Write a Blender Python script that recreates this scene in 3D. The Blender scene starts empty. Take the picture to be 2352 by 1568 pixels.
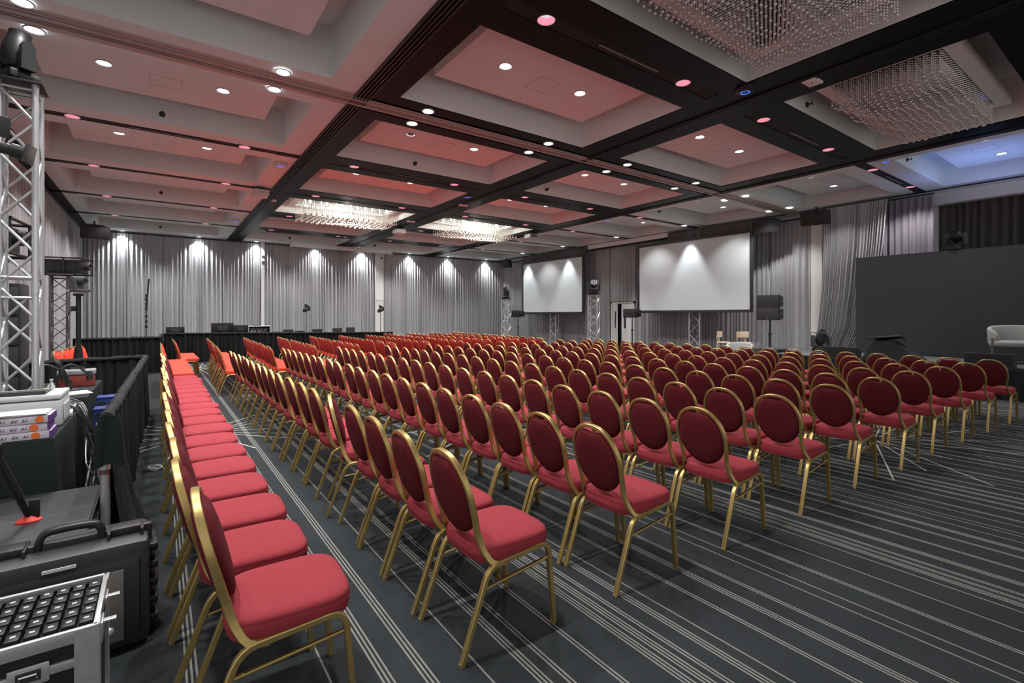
import bpy, bmesh, math, random
from mathutils import Vector, Matrix, Euler
R = math.radians
PI = math.pi
random.seed(7)
S = bpy.context.scene
C = S.collection

# ------------------------------------------------------------------ camera, world, exposure
FPX, CXP, HOR, EYE = 1124.0, 1176.0, 725.0, 1.55
cam = bpy.data.cameras.new('camera')
camo = bpy.data.objects.new('camera', cam)
C.objects.link(camo)
S.camera = camo
cam.sensor_width = 36
cam.lens = FPX / 2352 * 36
cam.shift_y = -(784 - HOR) / 2352
cam.clip_start = 0.05
camo.location = (0, 0, EYE)
camo.rotation_euler = (PI / 2, 0, -math.atan2(.585, .811))
S.view_settings.view_transform = 'Standard'
S.view_settings.look = 'None'
S.view_settings.gamma = 1
S.view_settings.use_curve_mapping = False
S.view_settings.exposure = 0.2
W = bpy.data.worlds.new('world')
S.world = W
W.use_nodes = True
W.node_tree.nodes['Background'].inputs[0].default_value = (1.0, .95, .93, 1)
W.node_tree.nodes['Background'].inputs[1].default_value = .68

S.cycles.adaptive_threshold = .06
S.cycles.adaptive_min_samples = 16
S.cycles.max_bounces = 6
S.cycles.diffuse_bounces = 4
S.cycles.glossy_bounces = 2
S.cycles.transmission_bounces = 2
S.cycles.caustics_reflective = False
S.cycles.caustics_refractive = False
DOWN_W, WASH_W, TRACK_W, PINK_W = 270.0, 330.0, 250.0, 120.0     # lamp powers (watts), used where the lamps are built


# ------------------------------------------------------------------ materials
MATS = {}
def mat(name, col, rough=.5, metal=0., var=.08, scale=20., bump=0., emit=None, estr=1., spec=None, trans=0., sheen=0.):
    if name in MATS:
        return MATS[name]
    m = bpy.data.materials.new(name)
    m.use_nodes = True
    nt = m.node_tree
    b = nt.nodes['Principled BSDF']
    b.inputs['Roughness'].default_value = rough
    b.inputs['Metallic'].default_value = metal
    if spec is not None:
        b.inputs['Specular IOR Level'].default_value = spec
    if trans:
        b.inputs['Transmission Weight'].default_value = trans
    if sheen:
        b.inputs['Sheen Weight'].default_value = sheen
        b.inputs['Sheen Roughness'].default_value = .5
    c = tuple(col) + (1,)
    if var > 0 or bump > 0:
        tc = nt.nodes.new('ShaderNodeTexCoord')
        no = nt.nodes.new('ShaderNodeTexNoise')
        no.inputs['Scale'].default_value = scale
        no.inputs['Detail'].default_value = 3
        nt.links.new(tc.outputs['Object'], no.inputs['Vector'])
        if var > 0:
            mx = nt.nodes.new('ShaderNodeMix')
            mx.data_type = 'RGBA'
            mx.inputs[6].default_value = tuple(x * (1 - var) for x in col) + (1,)
            mx.inputs[7].default_value = tuple(min(1, x * (1 + var)) for x in col) + (1,)
            nt.links.new(no.outputs['Fac'], mx.inputs[0])
            nt.links.new(mx.outputs[2], b.inputs['Base Color'])
        else:
            b.inputs['Base Color'].default_value = c
        if bump > 0:
            bp = nt.nodes.new('ShaderNodeBump')
            bp.inputs['Strength'].default_value = bump
            bp.inputs['Distance'].default_value = .004
            nt.links.new(no.outputs['Fac'], bp.inputs['Height'])
            nt.links.new(bp.outputs['Normal'], b.inputs['Normal'])
    else:
        b.inputs['Base Color'].default_value = c
    if emit:
        b.inputs['Emission Color'].default_value = tuple(emit) + (1,)
        b.inputs['Emission Strength'].default_value = estr
    MATS[name] = m
    return m

M_CEIL = mat('ceiling_paint', (.785, .84, .825), .7, var=.02, scale=3)
M_BLACKP = mat('black_gloss_paint', (.006, .006, .0065), .45, var=.1, scale=4, spec=.12)
M_BLACK = mat('black_metal', (.014, .014, .015), .42, var=.15)
M_BLACKM = mat('black_matte', (.010, .010, .011), .75, var=.15)
M_DGREY = mat('dark_grey_plastic', (.035, .036, .038), .45, var=.12)
M_GREY = mat('grey_plastic', (.12, .12, .125), .5, var=.08)
M_WHITE = mat('white_paint', (.78, .78, .77), .5, var=.03)
M_WPLAST = mat('white_plastic', (.60, .63, .65), .35, var=.03)
M_ALU = mat('aluminium', (.60, .62, .63), .36, metal=.65, var=.15, scale=30)
M_ALUR = mat('ceiling_track_metal', (.5, .43, .41), .45, metal=.4, var=.05)
M_BRACE = mat('white_truss_tube', (.72, .73, .73), .35, metal=.6, var=.1)
M_GOLD = mat('gold_lacquer_tube', (.50, .37, .14), .36, metal=.75, var=.18, scale=35)
M_CHROME = mat('chrome', (.75, .75, .76), .15, metal=1, var=0)
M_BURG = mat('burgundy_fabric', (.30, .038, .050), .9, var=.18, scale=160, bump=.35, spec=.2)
M_BURG_SHADE = mat('burgundy_fabric_shaded', (.105, .0095, .0145), .9, var=.18, scale=160, bump=.3, spec=.2)  # the seat fabric again, shade on the chair backs put into the colour
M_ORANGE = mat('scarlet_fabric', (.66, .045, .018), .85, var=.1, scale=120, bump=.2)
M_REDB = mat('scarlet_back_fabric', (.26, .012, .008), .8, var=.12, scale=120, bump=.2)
M_CURT = mat('grey_sheer_curtain', (.43, .43, .445), .85, var=.07, scale=6)
M_CURTS = mat('silver_curtain', (.42, .42, .435), .7, var=.08, scale=6)
M_CURTD = mat('brown_grey_curtain', (.115, .098, .098), .9, var=.08, scale=6)
M_CURTG = mat('violet_grey_curtain', (.25, .235, .265), .85, var=.08, scale=6)
M_DRAPE = mat('black_drape', (.017, .018, .019), .8, var=.25, scale=5, bump=.2, spec=.2)
M_TEALCL = mat('black_green_tablecloth', (.015, .020, .021), .8, var=.2, scale=8, bump=.2, spec=.2)
M_SCREEN = mat('projection_canvas', (.68, .73, .75), .8, var=.01, scale=2)
M_LED = mat('led_panel_face', (.036, .040, .047), .45, var=.08, scale=1.5)
M_BEIGE = mat('pale_wood', (.72, .57, .42), .45, var=.06, scale=14)
M_BOUCLE = mat('grey_boucle', (.30, .305, .295), .95, var=.12, scale=60, bump=.5)
M_BEAD = mat('glass_bead', (.80, .77, .75), .14, metal=.25, var=0)
M_MIRR = mat('dark_mirror_plate', (.10, .095, .095), .12, metal=.9, var=0)
M_LAMP = mat('lamp_glow', (1, 1, 1), .5, var=0, emit=(.93, .97, 1.0), estr=9)
M_LAMPR = mat('lamp_reflector', (.9, .9, .9), .25, metal=.6, var=0, emit=(.9, .96, 1), estr=.8)
M_PINK = mat('pink_reflector', (.85, .38, .47), .25, metal=.3, var=0, emit=(1, .42, .52), estr=.35)  # unlit reflector; its reflections are put in as a weak pink glow
M_BULB = mat('bulb_glow', (1, 1, 1), .5, var=0, emit=(1, .96, .88), estr=30)
M_BLUE = mat('blue_led', (.05, .1, .9), .5, var=0, emit=(.06, .18, 1), estr=1.1)
M_BLUEP = mat('blue_plastic', (.012, .03, .17), .45, var=.1)
M_REDP = mat('red_rubber', (.80, .06, .03), .5, var=.08)
M_PAPER = mat('paper', (.80, .80, .80), .8, var=.02)
M_PURP = mat('purple_print', (.13, .05, .22), .6, var=.05)
M_LILAC = mat('ream_wrap', (.56, .54, .60), .5, var=.1, scale=25)
M_OSTICK = mat('orange_sticker', (.80, .16, .03), .5, var=.03)
M_LENS = mat('dark_lens', (.02, .022, .026), .06, var=0)
M_RIBBON = mat('grey_sticker', (.5, .5, .5), .5, var=.1)
M_TAPE = mat('tape_grey', (.21, .20, .19), .7, var=.15)
M_CLEAR = mat('smoked_clear_plastic', (.30, .31, .31), .2, var=.1)
M_ROSE = mat('red_box_plastic', (.30, .055, .045), .4, var=.1)
M_YEL = mat('yellow_print', (.75, .6, .05), .5, var=.03)
M_DISPB = mat('blue_display', (.02, .1, .6), .4, var=0, emit=(.05, .3, 1), estr=1.5)
M_STRIPE = mat('carpet_stripe_yarn', (.23, .225, .205), .95, var=.35, scale=140)
M_BROWNB = mat('red_brown_wood', (.10, .03, .02), .5, var=.1)
M_STAGE = mat('stage_top', (.075, .08, .085), .55, var=.12, scale=5)


def deck_material():
    m = mat('scuffed_stage_deck', (.022, .025, .028), .5, var=0)
    nt = m.node_tree
    b = nt.nodes['Principled BSDF']
    tc = nt.nodes.new('ShaderNodeTexCoord')
    mp = nt.nodes.new('ShaderNodeMapping')
    mp.inputs['Scale'].default_value = (1.2, 14, 4)
    mp.inputs['Rotation'].default_value = (0, 0, .25)
    no = nt.nodes.new('ShaderNodeTexNoise')
    no.inputs['Scale'].default_value = 3
    no.inputs['Detail'].default_value = 8
    rp = nt.nodes.new('ShaderNodeValToRGB')
    rp.color_ramp.elements[0].position = .58
    rp.color_ramp.elements[0].color = (.022, .025, .028, 1)
    rp.color_ramp.elements[1].position = .82
    rp.color_ramp.elements[1].color = (.16, .17, .17, 1)
    nt.links.new(tc.outputs['Object'], mp.inputs[0])
    nt.links.new(mp.outputs[0], no.inputs['Vector'])
    nt.links.new(no.outputs['Fac'], rp.inputs[0])
    nt.links.new(rp.outputs[0], b.inputs['Base Color'])
    return m
M_DECK = deck_material()


def carpet_material():
    m = mat('carpet_pile', (.04, .045, .047), .95, var=0)
    nt = m.node_tree
    b = nt.nodes['Principled BSDF']
    tc = nt.nodes.new('ShaderNodeTexCoord')
    n1 = nt.nodes.new('ShaderNodeTexNoise')
    n1.inputs['Scale'].default_value = 2.2
    n1.inputs['Detail'].default_value = 4
    n2 = nt.nodes.new('ShaderNodeTexNoise')
    n2.inputs['Scale'].default_value = 240
    mx = nt.nodes.new('ShaderNodeMix')
    mx.data_type = 'RGBA'
    mx.inputs[6].default_value = (.029, .034, .038, 1)
    mx.inputs[7].default_value = (.052, .060, .066, 1)
    m2 = nt.nodes.new('ShaderNodeMix')
    m2.data_type = 'RGBA'
    m2.blend_type = 'MULTIPLY'
    m2.inputs[0].default_value = .5
    bp = nt.nodes.new('ShaderNodeBump')
    bp.inputs['Strength'].default_value = .5
    bp.inputs['Distance'].default_value = .004
    for n in (n1, n2):
        nt.links.new(tc.outputs['Object'], n.inputs['Vector'])
    nt.links.new(n1.outputs['Fac'], mx.inputs[0])
    nt.links.new(mx.outputs[2], m2.inputs[6])
    nt.links.new(n2.outputs['Color'], m2.inputs[7])
    nt.links.new(m2.outputs[2], b.inputs['Base Color'])
    nt.links.new(n2.outputs['Fac'], bp.inputs['Height'])
    nt.links.new(bp.outputs['Normal'], b.inputs['Normal'])
    b.inputs['Specular IOR Level'].default_value = .15
    return m
M_CARPET = carpet_material()


# ------------------------------------------------------------------ mesh helpers
class MB:
    def __init__(s):
        s.v, s.f, s.mi, s.cur = [], [], [], 0
        s.M = Matrix.Identity(4)

    def add(s, vs, fs):
        o = len(s.v)
        s.v += [tuple(s.M @ Vector(p)) for p in vs]
        s.f += [tuple(i + o for i in f) for f in fs]
        s.mi += [s.cur] * len(fs)
        return s

    def box(s, x0, x1, y0, y1, z0, z1, b=0.):
        if b <= 0:
            vs = [(x, y, z) for x in (x0, x1) for y in (y0, y1) for z in (z0, z1)]
            return s.add(vs, [(0, 1, 3, 2), (4, 6, 7, 5), (0, 4, 5, 1), (2, 3, 7, 6), (0, 2, 6, 4), (1, 5, 7, 3)])
        bm = bmesh.new()
        bmesh.ops.create_cube(bm, size=1)
        for v in bm.verts:
            v.co = ((x0 + x1) / 2 + v.co.x * (x1 - x0), (y0 + y1) / 2 + v.co.y * (y1 - y0), (z0 + z1) / 2 + v.co.z * (z1 - z0))
        bmesh.ops.bevel(bm, geom=bm.edges[:], offset=b, segments=2, affect='EDGES', profile=.6)
        bm.verts.index_update()
        s.add([v.co[:] for v in bm.verts], [tuple(v.index for v in f.verts) for f in bm.faces])
        bm.free()
        return s

    def sweep(s, pts, sec, ref, closed=False, cap=True):
        P = [Vector(p) for p in pts]
        n, k = len(P), len(sec)
        ref = Vector(ref)
        vs = []
        for i, p in enumerate(P):
            a = P[(i - 1) % n] if (closed or i > 0) else P[i]
            c = P[(i + 1) % n] if (closed or i < n - 1) else P[i]
            t = (c - a).normalized()
            u = (ref - t * ref.dot(t))
            if u.length < 1e-5:
                u = Vector((t.y, t.z, t.x)) - t * t.dot(Vector((t.y, t.z, t.x)))
            u.normalize()
            w = t.cross(u)
            for (q, r_) in sec:
                vs.append(tuple(p + u * q + w * r_))
        fs = []
        for i in range(n if closed else n - 1):
            j = (i + 1) % n
            for a in range(k):
                b = (a + 1) % k
                fs.append((i * k + a, i * k + b, j * k + b, j * k + a))
        if cap and not closed:
            fs.append(tuple(range(k))[::-1])
            fs.append(tuple(range((n - 1) * k, n * k)))
        return s.add(vs, fs)

    def tube(s, pts, r, n=8, ref=None, closed=False):
        sec = [(r * math.cos(2 * PI * i / n), r * math.sin(2 * PI * i / n)) for i in range(n)]
        if ref is None:
            a = Vector(pts[-1]) - Vector(pts[0])
            ref = (0, 0, 1) if abs(a.normalized().z if a.length > 1e-6 else 0) < .8 else (1, 0, 0)
            if abs(a.length) < 1e-6:
                ref = (.3, .2, 1)
        return s.sweep(pts, sec, ref, closed)

    def lathe(s, prof, n=16, axis='Z', at=(0, 0, 0)):
        shell = prof[0][0] > .01 and abs(prof[0][1] - prof[-1][1]) < 1e-6      # a closed ring profile: no end caps
        if shell and abs(prof[0][0] - prof[-1][0]) < 1e-6:
            prof = prof[:-1]
        vs, fs = [], []
        k = len(prof)
        for i in range(n):
            a = 2 * PI * i / n
            for (r, h) in prof:
                x, y = r * math.cos(a), r * math.sin(a)
                p = {'Z': (x, y, h), 'X': (h, x, y), 'Y': (y, h, x)}[axis]
                vs.append((p[0] + at[0], p[1] + at[1], p[2] + at[2]))
        for i in range(n):
            j = (i + 1) % n
            for a in range(k - 1):
                fs.append((i * k + a, j * k + a, j * k + a + 1, i * k + a + 1))
        if shell:
            for i in range(n):
                j = (i + 1) % n
                fs.append((i * k + k - 1, j * k + k - 1, j * k, i * k))
        else:
            if prof[0][0] > 1e-6:
                fs.append(tuple(i * k for i in range(n))[::-1])
            if prof[-1][0] > 1e-6:
                fs.append(tuple(i * k + k - 1 for i in range(n)))
        return s.add(vs, fs)

    def rings(s, outline, levels, frame=None):
        """outline: 2-D points; levels: (scale, height) from one end to the other; frame maps (a,b,h) to 3-D"""
        fr = frame or (lambda a, b, h: (a, b, h))
        n = len(outline)
        vs, fs = [], []
        for (sc, h) in levels:
            for (a, b) in outline:
                vs.append(fr(a * sc, b * sc, h))
        L = len(levels)
        for l in range(L - 1):
            for i in range(n):
                j = (i + 1) % n
                fs.append((l * n + i, l * n + j, (l + 1) * n + j, (l + 1) * n + i))
        fs.append(tuple(range(n))[::-1])
        fs.append(tuple(range((L - 1) * n, L * n)))
        return s.add(vs, fs)

    def prism(s, poly, y0, y1, plane='XZ'):
        n = len(poly)
        f = {'XZ': lambda a, b, c: (a, c, b), 'XY': lambda a, b, c: (a, b, c), 'YZ': lambda a, b, c: (c, a, b)}[plane]
        vs = [f(a, b, y0) for a, b in poly] + [f(a, b, y1) for a, b in poly]
        fs = [tuple(range(n))[::-1], tuple(range(n, 2 * n))] + [(i, (i + 1) % n, n + (i + 1) % n, n + i) for i in range(n)]
        return s.add(vs, fs)

    def ball(s, c, r, nu=10, nv=6, sq=(1, 1, 1)):
        prof = [(max(0, r * math.sin(PI * i / nv)), -r * math.cos(PI * i / nv)) for i in range(nv + 1)]
        vs, fs = [(c[0], c[1], c[2] - r * sq[2])], []
        for i in range(1, nv):
            for j in range(nu):
                a = 2 * PI * j / nu
                vs.append((c[0] + prof[i][0] * math.cos(a) * sq[0], c[1] + prof[i][0] * math.sin(a) * sq[1], c[2] + prof[i][1] * sq[2]))
        vs.append((c[0], c[1], c[2] + r * sq[2]))
        top = len(vs) - 1
        for j in range(nu):
            k = (j + 1) % nu
            fs.append((0, 1 + k, 1 + j))
            for i in range(nv - 2):
                fs.append((1 + i * nu + j, 1 + i * nu + k, 1 + (i + 1) * nu + k, 1 + (i + 1) * nu + j))
            fs.append((top, 1 + (nv - 2) * nu + j, 1 + (nv - 2) * nu + k))
        return s.add(vs, fs)

    def mesh(s, name, mats, smooth=40):
        me = bpy.data.meshes.new(name)
        me.from_pydata(s.v, [], s.f)
        for m in (mats if isinstance(mats, (list, tuple)) else [mats]):
            me.materials.append(m)
        me.polygons.foreach_set('material_index', s.mi)
        bm = bmesh.new()
        bm.from_mesh(me)
        bmesh.ops.recalc_face_normals(bm, faces=bm.faces[:])
        bm.to_mesh(me)
        bm.free()
        if smooth:
            me.polygons.foreach_set('use_smooth', [True] * len(me.polygons))
            me.set_sharp_from_angle(angle=R(smooth))
        return me

    def build(s, name, mats, parent=None, smooth=40, loc=(0, 0, 0)):
        return link(name, s.mesh(name, mats, smooth), parent, loc)


def link(name, data, parent=None, loc=(0, 0, 0), rot=None):
    o = bpy.data.objects.new(name, data)
    C.objects.link(o)
    o.location = loc
    if rot:
        o.rotation_euler = rot
    if parent:
        o.parent = parent
    return o

def tag(o, label, cat, group=None):
    o['label'] = label
    o['category'] = cat
    if group:
        o['group'] = group
    return o

def thing(name, label, cat, loc=(0, 0, 0), rz=0., group=None, rot=None):
    o = bpy.data.objects.new(name, None)
    o.empty_display_size = .1
    C.objects.link(o)
    o.location = loc
    o.rotation_euler = rot or (0, 0, rz)
    return tag(o, label, cat, group)

def struct(name, mb, m, parent=None, smooth=40):
    o = mb.build(name, m, parent, smooth)
    if parent is None:
        o['kind'] = 'structure'
    return o

_cyl = {}
def rod(name, p0, p1, r, m, parent, n=8):
    key = (m.name, n)
    if key not in _cyl:
        _cyl[key] = MB().lathe([(1, 0), (1, 1)], n).mesh('rod_' + m.name, m)
    a, b = Vector(p0), Vector(p1)
    d = b - a
    o = link(name, _cyl[key], parent)
    o.location = a
    o.rotation_mode = 'QUATERNION'
    o.rotation_quaternion = d.to_track_quat('Z', 'Y')
    o.scale = (r, r, d.length)
    return o

def copy_tree(o, parent=None):
    c = o.copy()
    C.objects.link(c)
    c.parent = parent
    for ch in o.children:
        copy_tree(ch, c)
    return c

def lamp(name, loc, power, col=(1, .98, .95), cone=110, blend=.6, rad=.06, rot=(0, 0, 0)):
    l = bpy.data.lights.new(name, 'SPOT')
    l.energy = power
    l.color = col
    l.spot_size = R(cone)
    l.spot_blend = blend
    l.shadow_soft_size = rad
    o = bpy.data.objects.new(name, l)
    C.objects.link(o)
    o.location = loc
    o.rotation_euler = rot
    return o

ORD = 'first second third fourth fifth sixth seventh eighth ninth tenth eleventh twelfth thirteenth fourteenth fifteenth sixteenth seventeenth eighteenth nineteenth twentieth twenty-first twenty-second'.split()

# ------------------------------------------------------------------ floor
XL, XR, YB, YF, CZ = -2.45, 16.75, 24.15, -4.0, 4.8
fl = MB().box(XL - .2, 19.2, YF, YB + .3, -.1, 0)
floor = struct('floor', fl, M_CARPET)
rnd = random.Random(3)
st = MB()
def stripe(x, n):
    for i in range(n):
        xx = x + (i - (n - 1) / 2) * .019
        st.box(xx - .0042, xx + .0042, YF, YB, 0, .0016)
for x, n in ((-1.9, 2), (-1.4, 3), (-.9, 2), (-.45, 3), (.115, 3), (.59, 1), (.79, 3), (.94, 3)):
    stripe(x, n)
x = 1.148
while x < 16.6:
    stripe(x, rnd.choice((1, 1, 2, 2, 3)))
    x += rnd.choice((.07, .09, .13, .15, .18, .22))
so = st.build('carpet_stripes', M_STRIPE, floor, 0)
so['kind'] = 'stuff'
sb = MB()
for (cx, cy, n) in ((7.27, 2.32, 20), (.45, 7.7, 20), (3.9, 5.9, 18), (.95, 17.0, 16), (10.6, 7.6, 16)):
    for i in range(n):
        a = 2 * PI * i / n + rnd.uniform(-.16, .16)
        l0, l1 = rnd.uniform(.05, .2), rnd.uniform(.8, 2.3)
        d, e = Vector((math.cos(a), math.sin(a), 0)), Vector((-math.sin(a), math.cos(a), 0)) * .008
        c = Vector((cx, cy, 0))
        sb.add([tuple(c + d * l0 - e + Vector((0, 0, .002))), tuple(c + d * l1 - e + Vector((0, 0, .002))), tuple(c + d * l1 + e + Vector((0, 0, .002))), tuple(c + d * l0 + e + Vector((0, 0, .002)))], [(0, 1, 2, 3)])
sbo = sb.build('carpet_starbursts', mat('carpet_starburst_yarn', (.50, .49, .44), .95, var=.2, scale=140), floor, 0)
sbo['kind'] = 'stuff'

# ------------------------------------------------------------------ walls
struct('wall_back', MB().box(XL - .2, XR + 2.4, YB, YB + .2, 0, 5.6), M_WHITE)
struct('wall_left', MB().box(XL - .2, XL, 3.0, YB, 0, 5.6), M_WHITE)
wr = MB().box(XR, XR + .2, 4.15, YB, 0, 5.6)
wr.box(XR, XR + .25, YF, 4.15, 4.5, 5.6)
struct('wall_right', wr, M_WHITE)
struct('wall_stage', MB().box(XR + 2.2, XR + 2.4, YF, 4.4, 0, 5.6).box(XR + .2, XR + 2.2, 4.2, 4.4, 0, 5.6), M_WHITE)

# ------------------------------------------------------------------ ceiling
CXS = [(-1.75, 1.92), (2.9, 6.64), (7.67, 11.42), (12.45, 15.95)]
CYS = [(1.35, 3.62), (4.63, 6.88), (7.88, 10.16), (11.14, 13.36), (14.41, 16.66), (17.65, 19.85), (20.85, 23.1)]
XC = [.095, 4.69, 9.37, 14.13]
YC = [2.4, 5.66, 8.87, 12.09, 15.35, 18.6, 21.85]
BLX = (2.3, 12.05)
GROOVE = {4.14, 10.66, 13.88, 17.2, 20.33}
cm = MB()
cm.box(XL - .2, XR + 2.4, YF, YB + .2, 5.5, 5.65)
xs = [XL] + [v for c in CXS for v in c] + [XR]
for i in range(0, len(xs), 2):                        # members running away from the camera
    cm.box(xs[i], xs[i + 1], YF, YB, CZ, 5.5)
gaps = [(YF, 1.35)] + [(CYS[i][1], CYS[i + 1][0]) for i in range(6)] + [(23.1, YB)]
GY = [None, 4.14, 7.35, 10.66, 13.88, 17.2, 20.33, None]
for (x0, x1) in CXS:
    for (y0, y1), g in zip(gaps, GY):
        if g is None or g == 7.35:
            cm.box(x0, x1, y0, y1, CZ, 5.5)
        else:
            cm.box(x0, x1, y0, g - .1, CZ, 5.5)
            cm.box(x0, x1, g + .1, y1, CZ, 5.5)
            cm.box(x0, x1, g - .1, g + .1, CZ + .14, 5.5)
ceiling = struct('ceiling', cm, M_CEIL)
for (x0, x1) in CXS:                                  # floating raft in every coffer
    for (y0, y1) in CYS:
        p = MB().box(x0 + .38, x1 - .38, y0 + .38, y1 - .38, 5.08, 5.2)
        p.box(x0 + 1.2, x1 - 1.2, y0 + .8, y1 - .8, 5.2, 5.5)
        p.build('coffer_panel', M_CEIL, ceiling, 0)
# black undersides of the two middle bays
BZ = CZ - .012
def plate(x0, x1, y0, y1, name='black_beam_plate', m=M_BLACKP, z0=BZ, z1=CZ + .002):
    return MB().box(x0, x1, y0, y1, z0, z1).build(name, m, ceiling, 0)
for x0, x1 in ((2.33, 2.9), (6.64, 7.67), (11.42, 12.03)):
    plate(x0, x1, YF, YB - .1)
for (x0, x1) in CXS[1:3]:
    for (y0, y1), g in zip(gaps, GY):
        if g is None:
            if y1 < 5:
                plate(x0, x1, y0, y1)
        elif g == 7.35:
            plate(x0, x1, y0, 7.2)
            plate(x0, x1, 7.5, y1)
        else:
            plate(x0, x1, y0, g - .1)
            plate(x0, x1, g + .1, y1)
for g in GY:                                          # dark service slots between the coffers
    if g and g != 7.35:
        for (x0, x1) in CXS:
            bi = CXS.index((x0, x1))
            e = [x0] + [XC[bi] + q for q in (-1.24 - .16, -1.24 + .16, 1.24 - .16, 1.24 + .16)] + [x1]
            for q in (0, 2, 4):
                plate(e[q], e[q + 1], g - .1, g + .1, 'slot_lining', M_BLACKM, CZ - .003, CZ + .01)
            xc = (x0 + x1) / 2 + .05
            for dy in (-.03, .0, .03):
                plate(xc - .55, xc + .55, g + dy - .006, g + dy + .006, 'air_diffuser_blade', M_DGREY if dy else M_ALUR, CZ - .014, CZ - .002)
        for a, b in ((XL, -1.75), (1.92, 2.33), (12.03, 12.45), (15.95, 16.3)):
            plate(a, b, g - .1, g + .1, 'slot_cover', M_BLACKM, BZ, CZ + .002)
for x0, n in ((2.33, 5), (7.12, 3), (11.9, 4)):       # ribbed linear diffusers along the beams
    for i in range(n):
        plate(x0 + i * .05, x0 + i * .05 + .022, YF, YB - .15, 'linear_diffuser_rib', M_BLACK, CZ - .035, CZ - .012)
plate(-2.33, -2.08, 3, YB - .1, 'edge_slot', M_BLACKM)
plate(-2.36, -2.33, 3, YB - .1, 'edge_trim', M_GREY)
plate(16.22, 16.34, 4.0, YB - .1, 'curtain_rail_slot', M_BLACKM)
plate(16.22, 16.34, YF, 4.0, 'curtain_rail_slot', M_BLACKM)
# operable wall track
for i, (y0, y1, z0) in enumerate(((7.14, 7.2, -.004), (7.205, 7.25, -.014), (7.262, 7.3, -.03), (7.325, 7.345, -.02), (7.375, 7.395, -.02), (7.42, 7.46, -.03), (7.47, 7.51, -.014), (7.52, 7.58, -.004))):
    plate(XL, 16.3, y0, y1, 'partition_track_rail', M_ALUR, CZ + z0 - .008, CZ + .003)
plate(XL, 16.3, 7.24, 7.48, 'partition_track_channel', M_BLACKM, CZ - .004, CZ + .001)
for (x0, x1) in CXS:                                  # access hatch outlines on the rafts
    for (y0, y1) in CYS[:4]:
        xc, yc = (x0 + x1) / 2, (y0 + y1) / 2 + .05
        for a in ((xc - .2, xc + .2, yc - .2, yc - .196), (xc - .2, xc + .2, yc + .196, yc + .2), (xc - .2, xc - .196, yc - .2, yc + .2), (xc + .196, xc + .2, yc - .2, yc + .2)):
            plate(*a, 'hatch_joint', M_GREY, 5.0785, 5.081)

# ------------------------------------------------------------------ curtains
def curtain(label, p0, p1, zt, zb, amp=.045, wl=.13, m=M_CURT, seed=0, group=None, flare=None, name='curtain', header=True, cat='curtain'):
    rr = random.Random(seed)
    a, b = Vector(p0).to_2d(), Vector(p1).to_2d()
    L = (b - a).length
    d = (b - a) / L
    nrm = Vector((-d.y, d.x))
    s, ph, cols = 0., rr.uniform(0, 6), []
    while s < L:
        w = wl * rr.uniform(.55, 1.5)
        k = rr.uniform(.55, 1.25)
        for i in range(8):
            cols.append((s + w * i / 8, math.sin(2 * PI * i / 8) * k, rr.uniform(-.02, .02)))
        s += w
    cols = [(min(q[0], L) / L, q[1], q[2]) for q in cols if q[0] <= L] + [(1., 0., 0.)]
    Z = [zt, zt - .12, zt * .72 + zb * .28, zt * .42 + zb * .58, zt * .15 + zb * .85, zb]
    A = [.35, .55, .85, 1., 1.08, 1.15]
    vs, fs = [], []
    n = len(cols)
    for r_, z in enumerate(Z):
        f = r_ / (len(Z) - 1)
        for (u, o, j) in cols:
            uu = u
            off = 0
            if flare:
                uu, off = flare(u, f)
            q = a + d * (uu * L + j * .4 * f) + nrm * (amp * o * A[r_] + off)
            vs.append((q.x, q.y, z))
    for r_ in range(len(Z) - 1):
        for i in range(n - 1):
            fs.append((r_ * n + i, r_ * n + i + 1, (r_ + 1) * n + i + 1, (r_ + 1) * n + i))
    mid = (a + b) / 2
    root = thing(name, label, cat, (mid.x, mid.y, zb), 0, group)
    mb = MB()
    mb.M = Matrix.Translation((-mid.x, -mid.y, -zb))
    mb.add(vs, fs)
    mb.build('fabric', m, root, 60)
    if header:
        hb = MB()
        hb.M = mb.M
        q = nrm * .03
        hb.sweep([(a.x + q.x, a.y + q.y, zt + .03), (b.x + q.x, b.y + q.y, zt + .03)], [(-.02, -.02), (.02, -.02), (.02, .02), (-.02, .02)], (0, 0, 1))
        hb.build('curtain_track', M_DGREY, root)
    return root

CT, CB = 4.72, .02
yw = YB - .13
curtain('grey sheer curtain at the left end of the back wall, behind the microphone pole', (-2.25, yw, 0), (1.05, yw, 0), CT, CB, seed=1)
curtain('grey sheer curtain behind the two large monitors on the back wall', (1.08, yw, 0), (3.62, yw, 0), CT, CB, seed=2)
curtain('grey sheer curtain behind the row of laptops on the back wall', (3.82, yw, 0), (8.75, yw, 0), CT, CB, seed=3)
curtain('grey sheer curtain on the back wall right of the narrow white pilaster', (9.3, yw, 0), (16.45, yw, 0), CT, CB, amp=.04, wl=.13, seed=4)
xw = XL + .12
curtain('grey curtain along the left wall behind the projector tower', (xw, 23.9, 0), (xw, 11.5, 0), CT, CB, amp=.06, wl=.2, seed=5)
curtain('grey curtain along the left wall behind the big aluminium truss', (xw, 11.3, 0), (xw, 3.2, 0), CT, CB, amp=.06, wl=.2, seed=6)
xr = XR - .13
curtain('dark grey curtain behind the far projection screen', (xr, 15.45, 0), (xr, 23.9, 0), 4.62, CB, m=M_CURT, amp=.045, wl=.16, seed=7)
curtain('short grey curtain hanging above the white double door', (xr, 13.95, 0), (xr, 15.4, 0), 4.62, 2.2, amp=.04, wl=.16, seed=8)
curtain('grey curtain behind the near projection screen', (xr, 8.3, 0), (xr, 13.9, 0), 4.62, CB, amp=.045, wl=.16, seed=9)
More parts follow.
